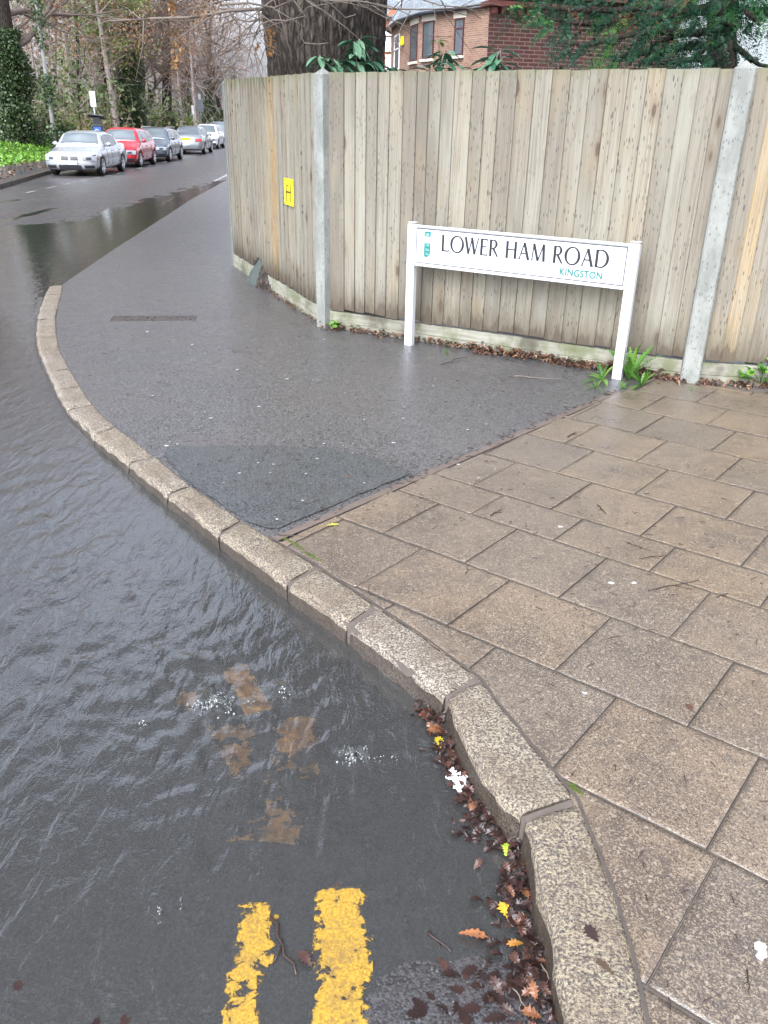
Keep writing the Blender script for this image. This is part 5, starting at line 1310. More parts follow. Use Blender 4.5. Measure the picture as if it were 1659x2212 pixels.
    if plate:
        sgn = -1 if rear_plate else 1; zc = .44 if not rear_plate else .80
        pm = M['white_metal'] if not rear_plate else M['yellow_plate']
        pb_ = MB(); px_ = sgn*(FX(0, zc)+.045); pb_.box((px_, 0, zc), (.012, .52, .112)); pl2 = pb_.build('number_plate', pm, root)
        t_ = text_mesh('plate_text', plate, .105, M['black'], pl2, (px_+sgn*.0072, -sgn*.245, zc-.036), (R(90), 0, R(90)*sgn), space=1.05)
        wd_ = max(v.co.x for v in t_.data.vertices); t_.scale = (.49/wd_, 1, 1)
    if rails:
        rl = MB()
        for sg in (1, -1): rl.tube([(xr0+.15, sg*gw(-.5, H)*.97, H-.02), (xr0+.35, sg*gw(-.5, H)*.97, H+.035), (.2, sg*gw(0, H)*.97, H+.04), (xr1-.1, sg*gw(.4, H)*.97, H-.02)], .016, 6)
        rl.build('roof_rail', M['alloy'], root, smooth=True)
    sh_ = MB(); sh_.box((0, 0, .26), (L*.82, Wd*.8, .12)); sh_.build('underbody', M['dark_plastic'], root)
    return root
GC = 'cars parked along the far kerb'
def carspot(px_, Y): # ground point under an image column
    r = ray(px_, 300); x = r.x/r.y*Y; z = roadz(min(x, interp(FK, Y)+1.2), Y)
    return Vector((x, Y, z))
def ry(x1_, y1_, x2_, y2_): return math.atan2(y2_-y1_, x2_-x1_)
CARS = [
 ('silver_car', 'silver saloon parked nearest in the row, facing us with twin grille', 187, 33.0, -88, (.40, .415, .43), dict(kind='saloon', plate='YL07 UUG', grille='twin', H=1.38, L=4.5)),
 ('red_car', 'bright red hatchback parked behind the silver saloon', 270, 38.6, -88, (.45, .012, .022), dict(kind='hatch', L=4.1, H=1.44, wb=2.55, grille='plain', metal=.1)),
 ('estate_car', 'dark blue grey estate with pale roof rails behind the red hatchback', 338, 43.9, -88, (.10, .12, .15), dict(kind='hatch', L=4.3, H=1.42, rails=True, grille='plain', spokes=7)),
 ('grey_saloon', 'silver grey saloon showing its tail with a yellow rear number plate', 416, 53.5, 93, (.25, .27, .28), dict(kind='saloon', L=4.7, H=1.42, plate='LV07 OFX', rear_plate=True, grille='plain')),
 ('white_car', 'white car parked beyond the grey saloon with the yellow plate', 450, 62.5, -87, (.75, .76, .78), dict(kind='hatch', L=4.3, H=1.46, grille='plain', metal=0.)),
 ('suv', 'grey blue car farthest along the row, partly hidden by the fence', 474, 69.5, -87, (.2, .24, .28), dict(kind='suv', L=4.4, H=1.6, grille='plain')),
]
for nm, lb_, px_, Y, az, col, kw in CARS:
    p = carspot(px_, Y); make_car(nm, lb_, GC, p, R(az), col, **kw)

# ------------------------------------------------------------------ signs and poles by the far kerb
def side_x(px_, off=.5, y0=20., y1=110.):
    """ground point under image column px_, a little behind the far kerb"""
    r = ray(px_, 300); k = r.x/r.y; lo, hi = y0, y1
    for _ in range(50):
        m = (lo+hi)/2
        if k*m > interp(FK, m)-off: lo = m
        else: hi = m
    return Vector((k*lo, lo, vergez(k*lo, lo) if off > 2.2 else roadz(interp(FK, lo)+.2, lo)+.12))
def pole_sign(px_, ytop, label, w_=.30, h_=.45, off=.4, mt='white_metal', second=None, name='parking_sign'):
    p = side_x(px_, off); top = atY(px_, ytop, p.y).z-p.z
    root = empty(name, p, R(4), label, 'sign', 'signs on poles beside the parked cars'); mb = MB(); mb.tube([(0, 0, -.1), (0, 0, top)], .038, 10); mb.build('pole', M['grey_metal'], root, smooth=True)
    mb = MB(); mb.box((0, -.05, top-h_/2), (w_, .008, h_)); mb.build('sign_plate', M[mt], root, bevel=.003)
    for k in range(2): tb = MB(); tb.box((0, -.056, top-h_*(.3+.2*k)), (w_*.5, .003, h_*.05)); tb.build('text_line', M['alloy'], root)
    if second: mb = MB(); mb.box((0, -.05, top-h_-.1-second[1]/2), (second[0], .01, second[1])); mb.build('sign_plate', M['grey_metal'], root)
    return root
pole_sign(211, 197, 'white parking plate on a grey pole behind the silver saloon', .24, .62)
pole_sign(421, 228, 'narrow white plate on a thin pole behind the grey saloon', .18, .6, name='parking_sign')
pole_sign(437, 203, 'tall far pole with grey square sign below a small white one', .2, .4, second=(.55, .8), name='parking_sign')
pm_ = side_x(216, .3); pm_ = Vector((pm_.x+.15, pm_.y-.6, pm_.z)); mt_ = atY(216, 250, pm_.y).z-pm_.z
tk = empty('ticket_machine', pm_, R(10), 'dark parking ticket machine with blue P panel behind the silver saloon', 'ticket machine')
mb = MB(); mb.box((0, 0, (mt_-.35)/2), (.42, .34, mt_-.35)); mb.build('cabinet', M['dark_plastic'], tk, bevel=.02)
mb = MB(); mb.box((0, -.02, mt_-.2), (.30, .24, .3)); mb.box((0, 0, mt_-.03), (.72, .5, .05), M=Matrix.Rotation(R(-14), 3, 'X') @ Matrix.Rotation(R(6), 3, 'Y')); mb.build('solar_hood', M['dark_plastic'], tk, bevel=.01)
M['blue'] = simple('blue_panel', (.02, .09, .45), .4); mb = MB(); mb.box((0, -.176, mt_-.62), (.3, .01, .34)); bp_ = mb.build('front_panel', M['blue'], tk)
text_mesh('letter_p', 'P', .3, M['white_metal'], bp_, (-.1, -.184, mt_-.73), (R(90), 0, 0))
lc = side_x(118, 2.6); lcr = empty('lamp_column', lc, 0, 'pale weathered lamp column standing among ivy left of the silver saloon', 'lamp column')
mb = MB(); mb.tube([(0, 0, -.2), (0, 0, 1.4), (0, 0, 8.5)], [.10, .09, .06], 12); mb.build('column', M['concrete'], lcr, smooth=True)
rg = np.random.default_rng(70); n_ = 1500; z_ = np.concatenate([rg.uniform(0, 1.4, 500), rg.uniform(2.1, 3.4, 500), rg.uniform(4.4, 7, 500)]); a_ = rg.uniform(0, 6.28, n_); q_ = .1+rg.random(n_)**2*.28; V_, F_, r_ = leaf_arrays(np.stack([np.cos(a_)*q_, np.sin(a_)*q_, z_], -1), .13, .8, g=rg); np_mesh('climbing_ivy', V_, F_, M['ivy'], lcr, rnd=r_)
mb = MB(); mb.tube([(0, 0, 8.4), (.3, -.1, 9.0), (1.2, -.4, 9.3)], [.06, .05, .05], 8); mb.build('bracket', M['grey_metal'], lcr, smooth=True)
mb = MB(); mb.box((1.5, -.5, 9.3), (.7, .24, .12), -.3); mb.build('lantern', M['grey_metal'], lcr, bevel=.03)

# ------------------------------------------------------------------ trees
def grow(g, segs, tips, p, d, L, r, depth, curve=.25, kids=(2, 4), upb=.1, spread=.8, taper=.55):
    n = max(2, int(3+L)); step = L/n; r0 = r; pts = [p]
    for i in range(n):
        d = (d+Vector((g.gauss(0, curve), g.gauss(0, curve), g.gauss(0, curve)+upb))*.5).normalized(); q = p+d*step; r1 = r*(1-(1-taper)*(i+1)/n)
        segs.append((p, q, r0, r1)); p, r0 = q, r1; pts.append(p)
        if depth > 0 and i >= (1 if L > 2 else 0):
            for _ in range(g.randint(*kids) if i % 2 == 0 or depth < 2 else 1):
                a = Vector((g.gauss(0, 1), g.gauss(0, 1), g.gauss(.1, .6))).normalized(); nd = (d*.7+a*spread).normalized()
                grow(g, segs, tips, p, nd, L*g.uniform(.42, .68), r1*g.uniform(.35, .6), depth-1, curve*1.15, kids, upb, spread, taper)
        if depth == 0: tips.append(p)
def tree(name, loc, H, r, label, seed, ivy=0., leaf=None, nleaf=0, depth=3, bark='bark_grey', lean=(0, 0), ivr=.5, group='trees along the far side of the road', lsize=.16, first=2.2, kids=(1, 3), leafset=None, cone=1.):
    g = random.Random(seed); root = empty(name, loc, 0, label, 'tree', group); segs = []; tips = []
    p = Vector((0, 0, -.3)); d = Vector((lean[0], lean[1], 1)).normalized(); n = 12; rr_ = r
    limbs = []
    for i in range(n):
        d = (d+Vector((g.gauss(0, .05), g.gauss(0, .05), .05))).normalized(); q = p+d*(H*.85/n); r1 = r*(1-.75*(i+1)/n); segs.append((p, q, rr_*(1.25 if i == 0 else 1), r1)); p, rr_ = q, r1
        if p.z > first:
            for _ in range(g.randint(1, 2)): limbs.append((p.copy(), r1, (1-.4*i/n)))
    ts = MB(); pts = [segs[0][0]]+[s[1] for s in segs]; ts.tube(pts, [segs[0][2]]+[s[3] for s in segs], 12); ts.build('trunk', M[bark], root, smooth=True)
    bs = []
    for (q, r1, f) in limbs:
        a = g.uniform(0, 6.28); grow(g, bs, tips, q, Vector((math.cos(a), math.sin(a), g.uniform(.1, .8))).normalized(), H*.26*f*cone, r1*.45, depth-1, kids=kids)
    if bs:
        Vb, Fb = seg_arrays([(tuple(a), tuple(b), c, e) for a, b, c, e in bs], 4); np_mesh('branches', Vb, Fb, M['twig'] if bark != 'bark_oak' else M['twig'], root)
    rg = np.random.default_rng(seed)
    if leaf and tips:
        T = np.array([tuple(t) for t in tips]); T = T[T[:, 2] > 1.6]; nleaf = int(nleaf*2.8); c = T[rg.integers(0, len(T), nleaf)]+rg.normal(0, .3, (nleaf, 3))
        V_, F_, r_ = leaf_arrays(c, lsize, .55, g=rg); np_mesh('crown', V_, F_, M[leaf], root, rnd=r_)
    if ivy:
        ni = int(4400*ivy*ivr/.5); z = rg.uniform(0, ivy, ni); k = np.clip(z/(H*.85)*n, 0, n-.001); ki = k.astype(int); A = np.array([tuple(q) for q in pts]); c = A[ki]+(A[ki+1]-A[ki])*(k-ki)[:, None]
        a = rg.uniform(0, 6.28, ni); rad = (r*.9+rg.random(ni)**1.5*ivr*(1.1-.6*z/ivy))*(1+.35*np.sin(z*2.3+a*2+seed)); c[:, 0] += np.cos(a)*rad; c[:, 1] += np.sin(a)*rad
        V_, F_, r_ = leaf_arrays(c, .12, .8, g=rg); np_mesh('ivy', V_, F_, M['ivy'], root, rnd=r_)
    return root
def bush(name, loc, R3, n, ls, mat, label, seed, clumps=14, cat='bush', group=None, stems=True, aspect=.6, droop=0.):
    rg = np.random.default_rng(seed); g = random.Random(seed); root = empty(name, loc, 0, label, cat, group)
    C = rg.normal(size=(clumps, 3)); C /= np.linalg.norm(C, axis=1, keepdims=True); C *= rg.uniform(.35, .85, (clumps, 1)); C[:, 2] = np.abs(C[:, 2]); w_ = rg.dirichlet(np.ones(clumps)*2)
    idx = rg.choice(clumps, n, p=w_); o = rg.normal(size=(n, 3)); o /= np.linalg.norm(o, axis=1, keepdims=True); c = C[idx]+o*rg.uniform(.1, .42, (n, 1)); c[:, 2] = np.maximum(c[:, 2], .02)
    V_, F_, r_ = leaf_arrays(c*np.array(R3), ls, aspect, g=rg, droop=droop); np_mesh('foliage', V_, F_, M[mat], root, rnd=r_)
    if stems:
        sg_ = [((0, 0, -.1), tuple(q*np.array(R3)*.9), .03, .008) for q in C]; V_, F_ = seg_arrays(sg_, 4); np_mesh('stems', V_, F_, M['twig'], root)
    return root
TR = [  # px, offset behind kerb, H, r, label, ivy height, leaf
 (40, 3.2, 13, .42, 'massive ivy covered tree at the far left edge of the wood', 5.2, 'leaf_brown', 4500, .5),
 (-110, 4., 12, .3, 'tree outside the left edge with ivy foot', 4., 'leaf_brown', 900, .4),
 (168, 6.5, 12, .17, 'slim curved bare tree rising behind the silver saloon', 1., 'bush_green', 9500, .3),
 (243, 4.5, 14, .28, 'brown leaved tree behind the red hatchback', 3.5, 'leaf_brown', 6500, .5),
 (283, 3.2, 15, .33, 'dark ivy wrapped tree right above the red hatchback', 8., 'leaf_brown', 3000, .7),
 (322, 5., 15, .32, 'grey barked tree behind the estate car with orange leaves overhead', 4., 'leaf_brown', 6000, .45),
 (366, 3.0, 16, .48, 'thick dark bare trunk behind the gap between estate and grey saloon', 2.2, 'leaf_gold', 3800, .3),
 (402, 5.5, 14, .3, 'pale brown trunk behind the grey saloon', 5., 'leaf_brown', 1800, .5),
 (452, 4., 14, .36, 'ivy covered tree behind the white car', 6., 'leaf_brown', 1500, .5),
 (478, 3., 13, .25, 'last roadside tree just left of the fence corner', 3., 'leaf_brown', 1500, .4),
]
for k, (px_, off, H, r, lb_, iv, lf, nl, ivr) in enumerate(TR):
    p = side_x(px_, off+2.0, 12.); tree('roadside_tree', p, H*1.55, r*1.08, lb_, 100+k, iv, lf, nl, lean=(.12, -.1) if px_ == 168 else (.02, 0), ivr=ivr, first=2.6 if px_ != 366 else 4.)
BU = [(112, 3., (1.5, 1.3, 1.7), 5200, .13, 'bush_dark', 'dark evergreen bush at the left end of the parked cars'),
      (168, 3.4, (1.8, 1.4, 1.7), 5000, .13, 'bush_green', 'yellow green bush rising above the silver saloon'),
      (10, 5., (2.2, 1.6, 2.4), 4500, .16, 'ivy', 'dark ivy mound at the foot of the massive ivy tree'),
      (238, 4., (1.6, 1.4, 1.6), 3500, .13, 'bush_green', 'light green bush between ticket machine and red hatchback'),
      (300, 5., (2.2, 1.8, 3.6), 6000, .16, 'bush_dark', 'tall green shrub behind the red hatchback roof'),
      (262, 5.5, (1.7, 1.8, 4.8), 5200, .17, 'bush_dark', 'tall dark shrub left of the red hatchback'),
      (345, 4.2, (1.8, 1.6, 2.6), 3800, .16, 'bush_green', 'ragged light green shrub behind the estate car'),
      (405, 4., (2.2, 1.8, 1.9), 3800, .16, 'bush_green', 'yellow green bush right above the grey saloon'),
      (452, 5., (2., 1.8, 2.8), 3400, .18, 'bush_dark', 'dark bush behind the white car'),
      (200, 8., (3., 2., 3.), 4800, .18, 'bush_dark', 'broad dark bramble bush deeper in the wood behind the silver saloon'),
      (120, 9., (3., 2.4, 3.6), 5200, .18, 'bush_dark', 'large dark thicket bush behind the pale lamp column'),
      (210, 11., (3.4, 3., 6.4), 6500, .22, 'bush_green', 'tall bright evergreen shrub deep in the wood with feathery top')]
for k, (px_, off, R3, n, ls, mt, lb_) in enumerate(BU):
    p = side_x(px_, off+1.6, 12.); p.z -= .15; bush('bush', p, R3, n, ls, mt, lb_, 300+k, group='bushes under the roadside trees')
# bright ground cover on the bank
rg = np.random.default_rng(77); n = 26000; yy = rg.uniform(20, 60, n); dd = rg.uniform(.05, 5.5, n)**1.0; xx = np.array([interp(FK, float(y)) for y in yy])-2.15-dd
zz = np.array([vergez(float(a), float(b)) for a, b in zip(xx, yy)])+rg.random(n)*.16
V_, F_, r_ = leaf_arrays(np.stack([xx, yy, zz], -1), .13, .8, g=rg); tag(np_mesh('ground_cover', V_, F_, M['ivy_bright'], rnd=r_), 'bright green leafy ground cover on the bank left of the parked cars', 'ground cover', kind='stuff')
n = 9000; yy = rg.uniform(20, 90, n); dd = rg.uniform(.0, 9, n); xx = np.array([interp(FK, float(y)) for y in yy])-.3-dd; zz = np.array([vergez(float(a), float(b)) if a < interp(FK, float(b))-2.2 else roadz(interp(FK, float(b))+.2, float(b))+.14 for a, b in zip(xx, yy)])+.02
V_, F_, r_ = leaf_arrays(np.stack([xx, yy, zz], -1), .09, .8, g=rg); tag(np_mesh('woodland_litter', V_, F_, M['litter'], rnd=r_), 'brown dead leaves under the roadside trees', 'leaf litter', kind='stuff')
# distant wood: twigs and leaves as one mass
rg = np.random.default_rng(5); g = random.Random(8); segs = []
for _ in range(9500):
    y = rg.uniform(44, 125); kx = rg.uniform(-.62, -.10 if y < 85 else .02); x = kx*y
    if x > interp(FK, y)-4.5 and y < 85: continue
    z = rg.uniform(.5, 1)*rg.uniform(.3, 19); p = Vector((x, y, z)); d = Vector((g.gauss(.2, .7), g.gauss(0, .5), g.gauss(.55, .6))).normalized(); r = rg.uniform(.012, .045)
    for i in range(4):
        q = p+d*rg.uniform(.5, 1.1); segs.append((tuple(p), tuple(q), r, r*.7)); p = q; r *= .7; d = (d+Vector((g.gauss(0, .3), g.gauss(0, .3), -.08))).normalized()
for _ in range(110):
    y = rg.uniform(55, 120); x = rg.uniform(-.6, -.12)*y
    if x > interp(FK, y)-4.: continue
    segs.append(((x, y, -.5), (x+g.gauss(0, .6), y, 9.), rg.uniform(.12, .3), .12)); segs.append((segs[-1][1], (x+g.gauss(0, 1.5), y, 18.), .12, .04))
V_, F_ = seg_arrays(segs, 3); M['far_twig'] = simple('distant_twigs', (.3, .25, .22), .85, amt=.25); tag(np_mesh('distant_wood', V_, F_, M['far_twig']), 'tangle of bare trunks and twigs of the wood behind the parked cars', 'wood', kind='stuff')  # paler than the near twigs: haze of distance put into the colour
n = 90000; yy = rg.uniform(46, 128, n); kk = np.where(yy < 85, rg.uniform(-.62, -.19, n), rg.uniform(-.62, .03, n)); xx = kk*yy; zz = rg.random(n)**1.7*17
cl_ = vnoise(xx*.35, zz*.45, 3)+.5*vnoise(xx*1.1, zz*1.1, 9)+.03*(6-zz)
keep = (cl_ > .58) & (xx < np.array([interp(FK, float(y)) for y in yy])-3.5)
P_ = np.stack([xx, yy, zz], -1)[keep]; V_, F_, r_ = leaf_arrays(P_, .34, .6, g=rg)
M['wood_mix'] = m_leaf('distant_foliage', [(0, (.07, .1, .04)), (.35, (.15, .19, .08)), (.6, (.22, .2, .11)), (.8, (.3, .2, .14)), (1, (.42, .27, .18))], .6, .3, .2)
rv = np.repeat(np.clip(vnoise(P_[:, 0]*.22+5, P_[:, 2]*.3, 12)*.75+rg.uniform(0, .3, len(P_)), 0, 1), 4)
tag(np_mesh('distant_foliage', V_, F_, M['wood_mix'], rnd=rv), 'mixed brown and green foliage mass of the far wood', 'wood', kind='stuff')
# ------------------------------------------------------------------ great oak behind the fence
ok = atY(697, 150, 9.75); OX, OY = ok.x, ok.y
oak = empty('oak_tree', (OX, OY, -.1), 0, 'huge dark furrowed oak trunk behind the fence corner with bare twigs', 'tree')
na, nz_ = 200, 190; A_ = np.linspace(0, 2*np.pi, na, endpoint=False); Z_ = np.linspace(0, 7.2, nz_); AA, ZZ = np.meshgrid(A_, Z_)
rad = .555+.30*np.exp(-ZZ/.55)+.05*np.clip(ZZ-1.7, 0, 5)+.035*np.sin(AA*3+ZZ*.5)+.025*np.sin(AA*5+1.3)
ca, sa = np.cos(AA), np.sin(AA)
wv = fbm(ca*3+sa*2.2+10, ZZ*1.1+sa*2, 3, 4)*.5
u_ = AA*13/1.+wv*2.2; rid = np.zeros_like(AA)
# cellular ridges: tall plates separated by furrows (periodic in angle)
rs = np.random.default_rng(4); cellsA = 46; rowsZ = 34
for k, (ca_n, hz_n, wgt) in enumerate(((30, .34, 1.), (56, .17, .45))):
    ua = AA/(2*np.pi)*ca_n+wv*1.2; uz = ZZ/hz_n+fbm(ca*2+5, sa*2+ZZ, 2, 7)*1.2
    ia, iz = np.floor(ua), np.floor(uz); d1_ = np.full(AA.shape, 9.); d2_ = np.full(AA.shape, 9.)
    for da in (-1, 0, 1):
        for dz in (-1, 0, 1):
            ja = (ia+da) % ca_n; jz = iz+dz; h1 = np.sin(ja*127.1+jz*311.7+k)*43758.5; h2 = np.sin(ja*269.5+jz*183.3+k)*43758.5
            dd_ = np.hypot(ua-(ia+da+.5+.42*(2*(h1-np.floor(h1))-1)), (uz-(jz+.5+.42*(2*(h2-np.floor(h2))-1)))*.9)
            d2_ = np.minimum(d2_, np.maximum(d1_, dd_)); d1_ = np.minimum(d1_, dd_)
    rid += wgt*np.clip((d2_-d1_)/.3, 0, 1)
rad += (rid-.9)*.032+.008*fbm(AA*20, ZZ*14, 3, 3)
lean_x = .06*np.clip(ZZ-1.5, 0, 9)*-.35
V_ = np.stack([rad*ca+lean_x, rad*sa*.95, ZZ], -1).reshape(-1, 3)
F_ = np.array([(j*na+i, j*na+(i+1) % na, (j+1)*na+(i+1) % na, (j+1)*na+i) for j in range(nz_-1) for i in range(na)])
np_mesh('trunk', V_, F_, M['bark_oak'], oak, smooth=True)
g = random.Random(21); bs = []; tips = []
for k in range(9):
    a = 2*math.pi*k/9+g.uniform(-.3, .3); grow(g, bs, tips, Vector((-.1+.4*math.cos(a), .4*math.sin(a), 6.8+g.uniform(-1.2, .3))), Vector((math.cos(a), math.sin(a), g.uniform(.2, .9))).normalized(), 7.5, .26, 3, .2, (1, 3), .1, .8)
bs = [q for q in bs if min(q[0].z, q[1].z) > 4.3+max(0, .5*(q[0].y+2))*0]; tips = [t for t in tips if t.z > 4.4]; V_, F_ = seg_arrays([(tuple(a), tuple(b), c, e) for a, b, c, e in bs], 5); np_mesh('limbs', V_, F_, M['bark_grey'], oak); 
rg = np.random.default_rng(3); T = np.array([tuple(t) for t in tips]); T = T[T[:, 2] > 4.6]; c = T[rg.integers(0, len(T), 9000)]+rg.normal(0, .2, (9000, 3)); V_, F_, r_ = leaf_arrays(c, .11, .5, g=rg); np_mesh('crown', V_, F_, M['leaf_brown'], oak, rnd=r_)
Ow = Vector((OX, OY, -.1)); tw = MB(); g = random.Random(4)
def img_poly(pts, Y, r, m=None, sub=0):
    P = [atY(x, y, Y)-Ow+Vector((0, g.uniform(-.15, .15), 0)) for x, y in pts]
    r *= .72
    tw.tube(P, [r*(1-.6*i/(len(P)-1)) for i in range(len(P))], 6)
    if sub:
        for p, q in zip(P, P[1:]):
            for _ in range(max(0, sub-1)):
                s = p+(q-p)*g.random(); d = ((q-p).normalized()+Vector((g.gauss(0, .7), g.gauss(0, .3), g.gauss(0, .7)))).normalized(); e = s+d*g.uniform(.15, .45); e2 = e+(d+Vector((g.gauss(0, .4), 0, g.gauss(0, .4)))).normalized()*g.uniform(.1, .35)
                tw.tube([s, e, e2], [r*.5, r*.35, r*.2], 4)
TWG = [([(556, 73), (565, 56), (589, 44), (624, 47), (662, 38)], 8.7, .012, 1), ([(641, 46), (643, 70), (656, 91), (685, 94), (712, 94)], 8.75, .011, 0), ([(662, 0), (680, 14), (698, 25)], 8.7, .012, 1),
       ([(690, 0), (712, 9), (744, 35), (767, 29), (770, 17), (755, 0)], 8.75, .012, 1), ([(486, 12), (540, 8), (590, 16), (640, -6)], 8.6, .016, 2), ([(550, 82), (560, 66), (600, 52), (632, 44)], 8.8, .01, 1),
       ([(600, -8), (560, 25), (556, 60), (548, 95), (552, 118)], 8.7, .012, 3), ([(570, 20), (500, 27), (420, 38), (330, 42), (300, 40), (262, 12)], 8.8, .022, 3), ([(580, 0), (505, -6), (470, 6), (400, 18)], 8.9, .016, 3),
       ([(566, 30), (530, 60), (505, 90), (470, 110)], 8.9, .010, 3), ([(575, 40), (540, 48), (505, 40), (470, 52), (430, 70)], 9., .012, 3), ([(560, 60), (545, 85), (530, 130), (535, 150)], 9.1, .008, 2), ([(640, -10), (700, 4), (780, 2), (850, 16), (905, 22), (960, 18), (1010, 30)], 8.8, .015, 3),
       ([(740, -10), (800, 18), (846, 46), (880, 52)], 8.9, .01, 3), ([(480, -10), (500, 30), (520, 60), (512, 100)], 9., .012, 3), ([(440, -8), (420, 30), (436, 70), (470, 96)], 9.2, .009, 2), ([(790, 2), (830, 30), (868, 60), (905, 70)], 9., .008, 2),
       ([(900, -5), (950, 12), (1005, 20), (1040, 40)], 8.6, .009, 2), ([(535, 0), (520, 22), (490, 40), (478, 62)], 8.8, .01, 3)]
for pts, Y, r, sb_ in TWG: img_poly(pts, Y, r, sub=sb_)
tw.build('low_twigs', M['twig_pale'], oak, smooth=True)
rg = np.random.default_rng(6); cs = []
for x0_, y0_, x1_, y1_, n in ((575, 58, 590, 118, 70), (372, 60, 388, 150, 60), (365, -5, 380, 25, 30), (440, 0, 478, 40, 34), (548, 92, 560, 112, 12), (415, 10, 435, 60, 20)):
    for _ in range(n): cs.append(atY(rg.uniform(x0_, x1_), rg.uniform(y0_, y1_), 8.8+rg.uniform(-.1, .1))-Ow)
V_, F_, r_ = leaf_arrays(np.array([tuple(c) for c in cs]), .05, .45, droop=1.0, g=rg); np_mesh('dead_leaves', V_, F_, M['leaf_gold'], oak, rnd=r_)

# laurel shoots behind the fence
def shoot(name, pts, Y, n, ls, label, seed, mat='laurel', up=True):
    g = random.Random(seed); base = atY(pts[0][0], 175, Y); root = empty(name, base, 0, label, 'shrub', 'shrub shoots showing over the fence'); P = [Vector((0, 0, -.4))]+[atY(x, y, Y)-base for x, y in pts]
    mb = MB(); mb.tube(P, [.012-.007*i/(len(P)-1) for i in range(len(P))], 6); mb.build('stem', M['twig'], root, smooth=True); lf = MB()
    for i in range(n):
        t = (i/n)*(len(P)-1); k = min(int(t), len(P)-2); c = P[k]+(P[k+1]-P[k])*(t-k) if i < n*.8 else P[-1]
        a = i*2.4+g.uniform(-.4, .4); d = Vector((math.cos(a), math.sin(a)*.8, g.uniform(-.75, .35))).normalized(); L = ls*g.uniform(.8, 1.3); q = d.cross(Vector((0, 0, 1))).normalized(); nn = q.cross(d); m = 7; vs = []
        for j in range(m+1):
            f = j/m; w_ = .19*L*math.sin(math.pi*min(1, f*.97+.03))**.75; p = c+d*L*f+nn*(-.28*L*f*f)+d*.02
            vs += [p, p+q*w_+nn*w_*.35, p-q*w_+nn*w_*.35]
        fs = []
        for j in range(m): b = 3*j; fs += [(b, b+1, b+4, b+3), (b, b+3, b+5, b+2)]
        lf.add(vs, fs, 0, g.random())
    lf.build('leaves', M[mat], root, smooth=True); return root
def shoots(name, lst, Y, label, seed, ls=.17):
    root = None
    for k, (pts, n) in enumerate(lst):
        o = shoot(name, pts, Y+.05*k, int(n*1.6), ls, label, seed+k)
        if root is None: root = o
        else:
            for ch in list(o.children): ch.parent = root; ch.location = o.location-root.location
            bpy.data.objects.remove(o)
    return root
shoots('laurel_shrub', [([(700, 150), (695, 130), (690, 120)], 16), ([(730, 150), (722, 128)], 16), ([(752, 152), (740, 134)], 12), ([(775, 155), (768, 120), (765, 90)], 26), ([(790, 150), (786, 110), (775, 84)], 22), ([(805, 155), (800, 130)], 12), ([(830, 155), (826, 145)], 10), ([(850, 158), (845, 145)], 8)], 8.0, 'broad laurel shrub with glossy leaves in front of the oak trunk', 50, .15)
shoots('laurel_shrub', [([(925, 158), (935, 145)], 12), ([(950, 158), (955, 130), (960, 112)], 18), ([(965, 158), (972, 140)], 12)], 7.6, 'leafy shoots over the fence below the burgundy windows', 70, .14)
shoots('laurel_shrub', [([(1062, 160), (1068, 135), (1078, 112)], 12), ([(1085, 160), (1082, 130), (1080, 108)], 14)], 7.3, 'pair of drooping leafy shoots against the plum brick wall', 90, .15)
iv_ = shoot('climbing_shoot', [(948, 160), (950, 120), (947, 88)], 9.5, 46, .07, 'slender upright light green shoot between the two burgundy windows', 95, 'bush_green')
shoots('laurel_shrub', [([(990, 160), (988, 150)], 6), ([(1018, 160), (1016, 154)], 4)], 7.4, 'tiny leaf tips just above the fence left of the drooping shoots', 99, .1)

# ------------------------------------------------------------------ cypress at upper right
TX = atY(1565, 150, 8.4); cyp = empty('cypress_tree', (TX.x, TX.y, -.1), 0, 'dark green cypress with drooping feathery sprays over the right part of the fence', 'tree'); Cw = Vector((TX.x, TX.y, -.1))
mb = MB(); tp = [Vector((.15, 0, 0)), Vector((.05, 0, 1.8)), Vector((-.1, .02, 2.6)), Vector((-.1, .05, 5.2))]; mb.tube(tp, [.17, .14, .12, .05], 12); mb.build('trunk', M['bark_oak'], cyp, smooth=True)
LIMBS = [([(1560, 20), (1490, 26), (1420, 14), (1340, 22), (1260, 22), (1175, 18), (1130, 8)], 8.1, 1.), ([(1570, 60), (1490, 72), (1410, 66), (1340, 80), (1270, 98), (1205, 92)], 7.9, 1.), ([(1330, 40), (1270, 50), (1220, 46), (1180, 40)], 8.0, .8),
         ([(1560, 90), (1490, 100), (1420, 112), (1350, 122), (1290, 120)], 8.0, 1.), ([(1560, 120), (1500, 128), (1430, 136), (1370, 140)], 7.9, .8), ([(1560, 80), (1600, 110), (1640, 140), (1700, 150)], 8.3, .7), ([(1580, 10), (1620, 22), (1659, 32), (1720, 40)], 7.8, 1.1),
         ([(1560, -20), (1500, -20), (1440, -5), (1400, 10)], 7.7, 1.1), ([(1600, -30), (1640, -10), (1700, 0)], 7.6, 1.2), ([(1540, 0), (1480, 22), (1440, 40)], 7.7, 1.), ([(1560, 20), (1550, 60), (1530, 100), (1500, 130)], 7.9, .9), ([(1600, 0), (1620, 30), (1640, 55)], 7.6, .9), ([(1450, 60), (1420, 90), (1400, 110)], 8.0, .9),
         ([(1240, -30), (1180, -12), (1130, 0)], 8.2, .8), ([(1400, -40), (1300, -35), (1200, -30)], 8.2, 1.), ([(1560, 40), (1580, 50), (1600, 58)], 7.7, .8), ([(1659, 130), (1620, 140), (1580, 146)], 8.3, .6)]
g = random.Random(14); lm = MB(); LV, LF, LR = [], [], []; nb = 0
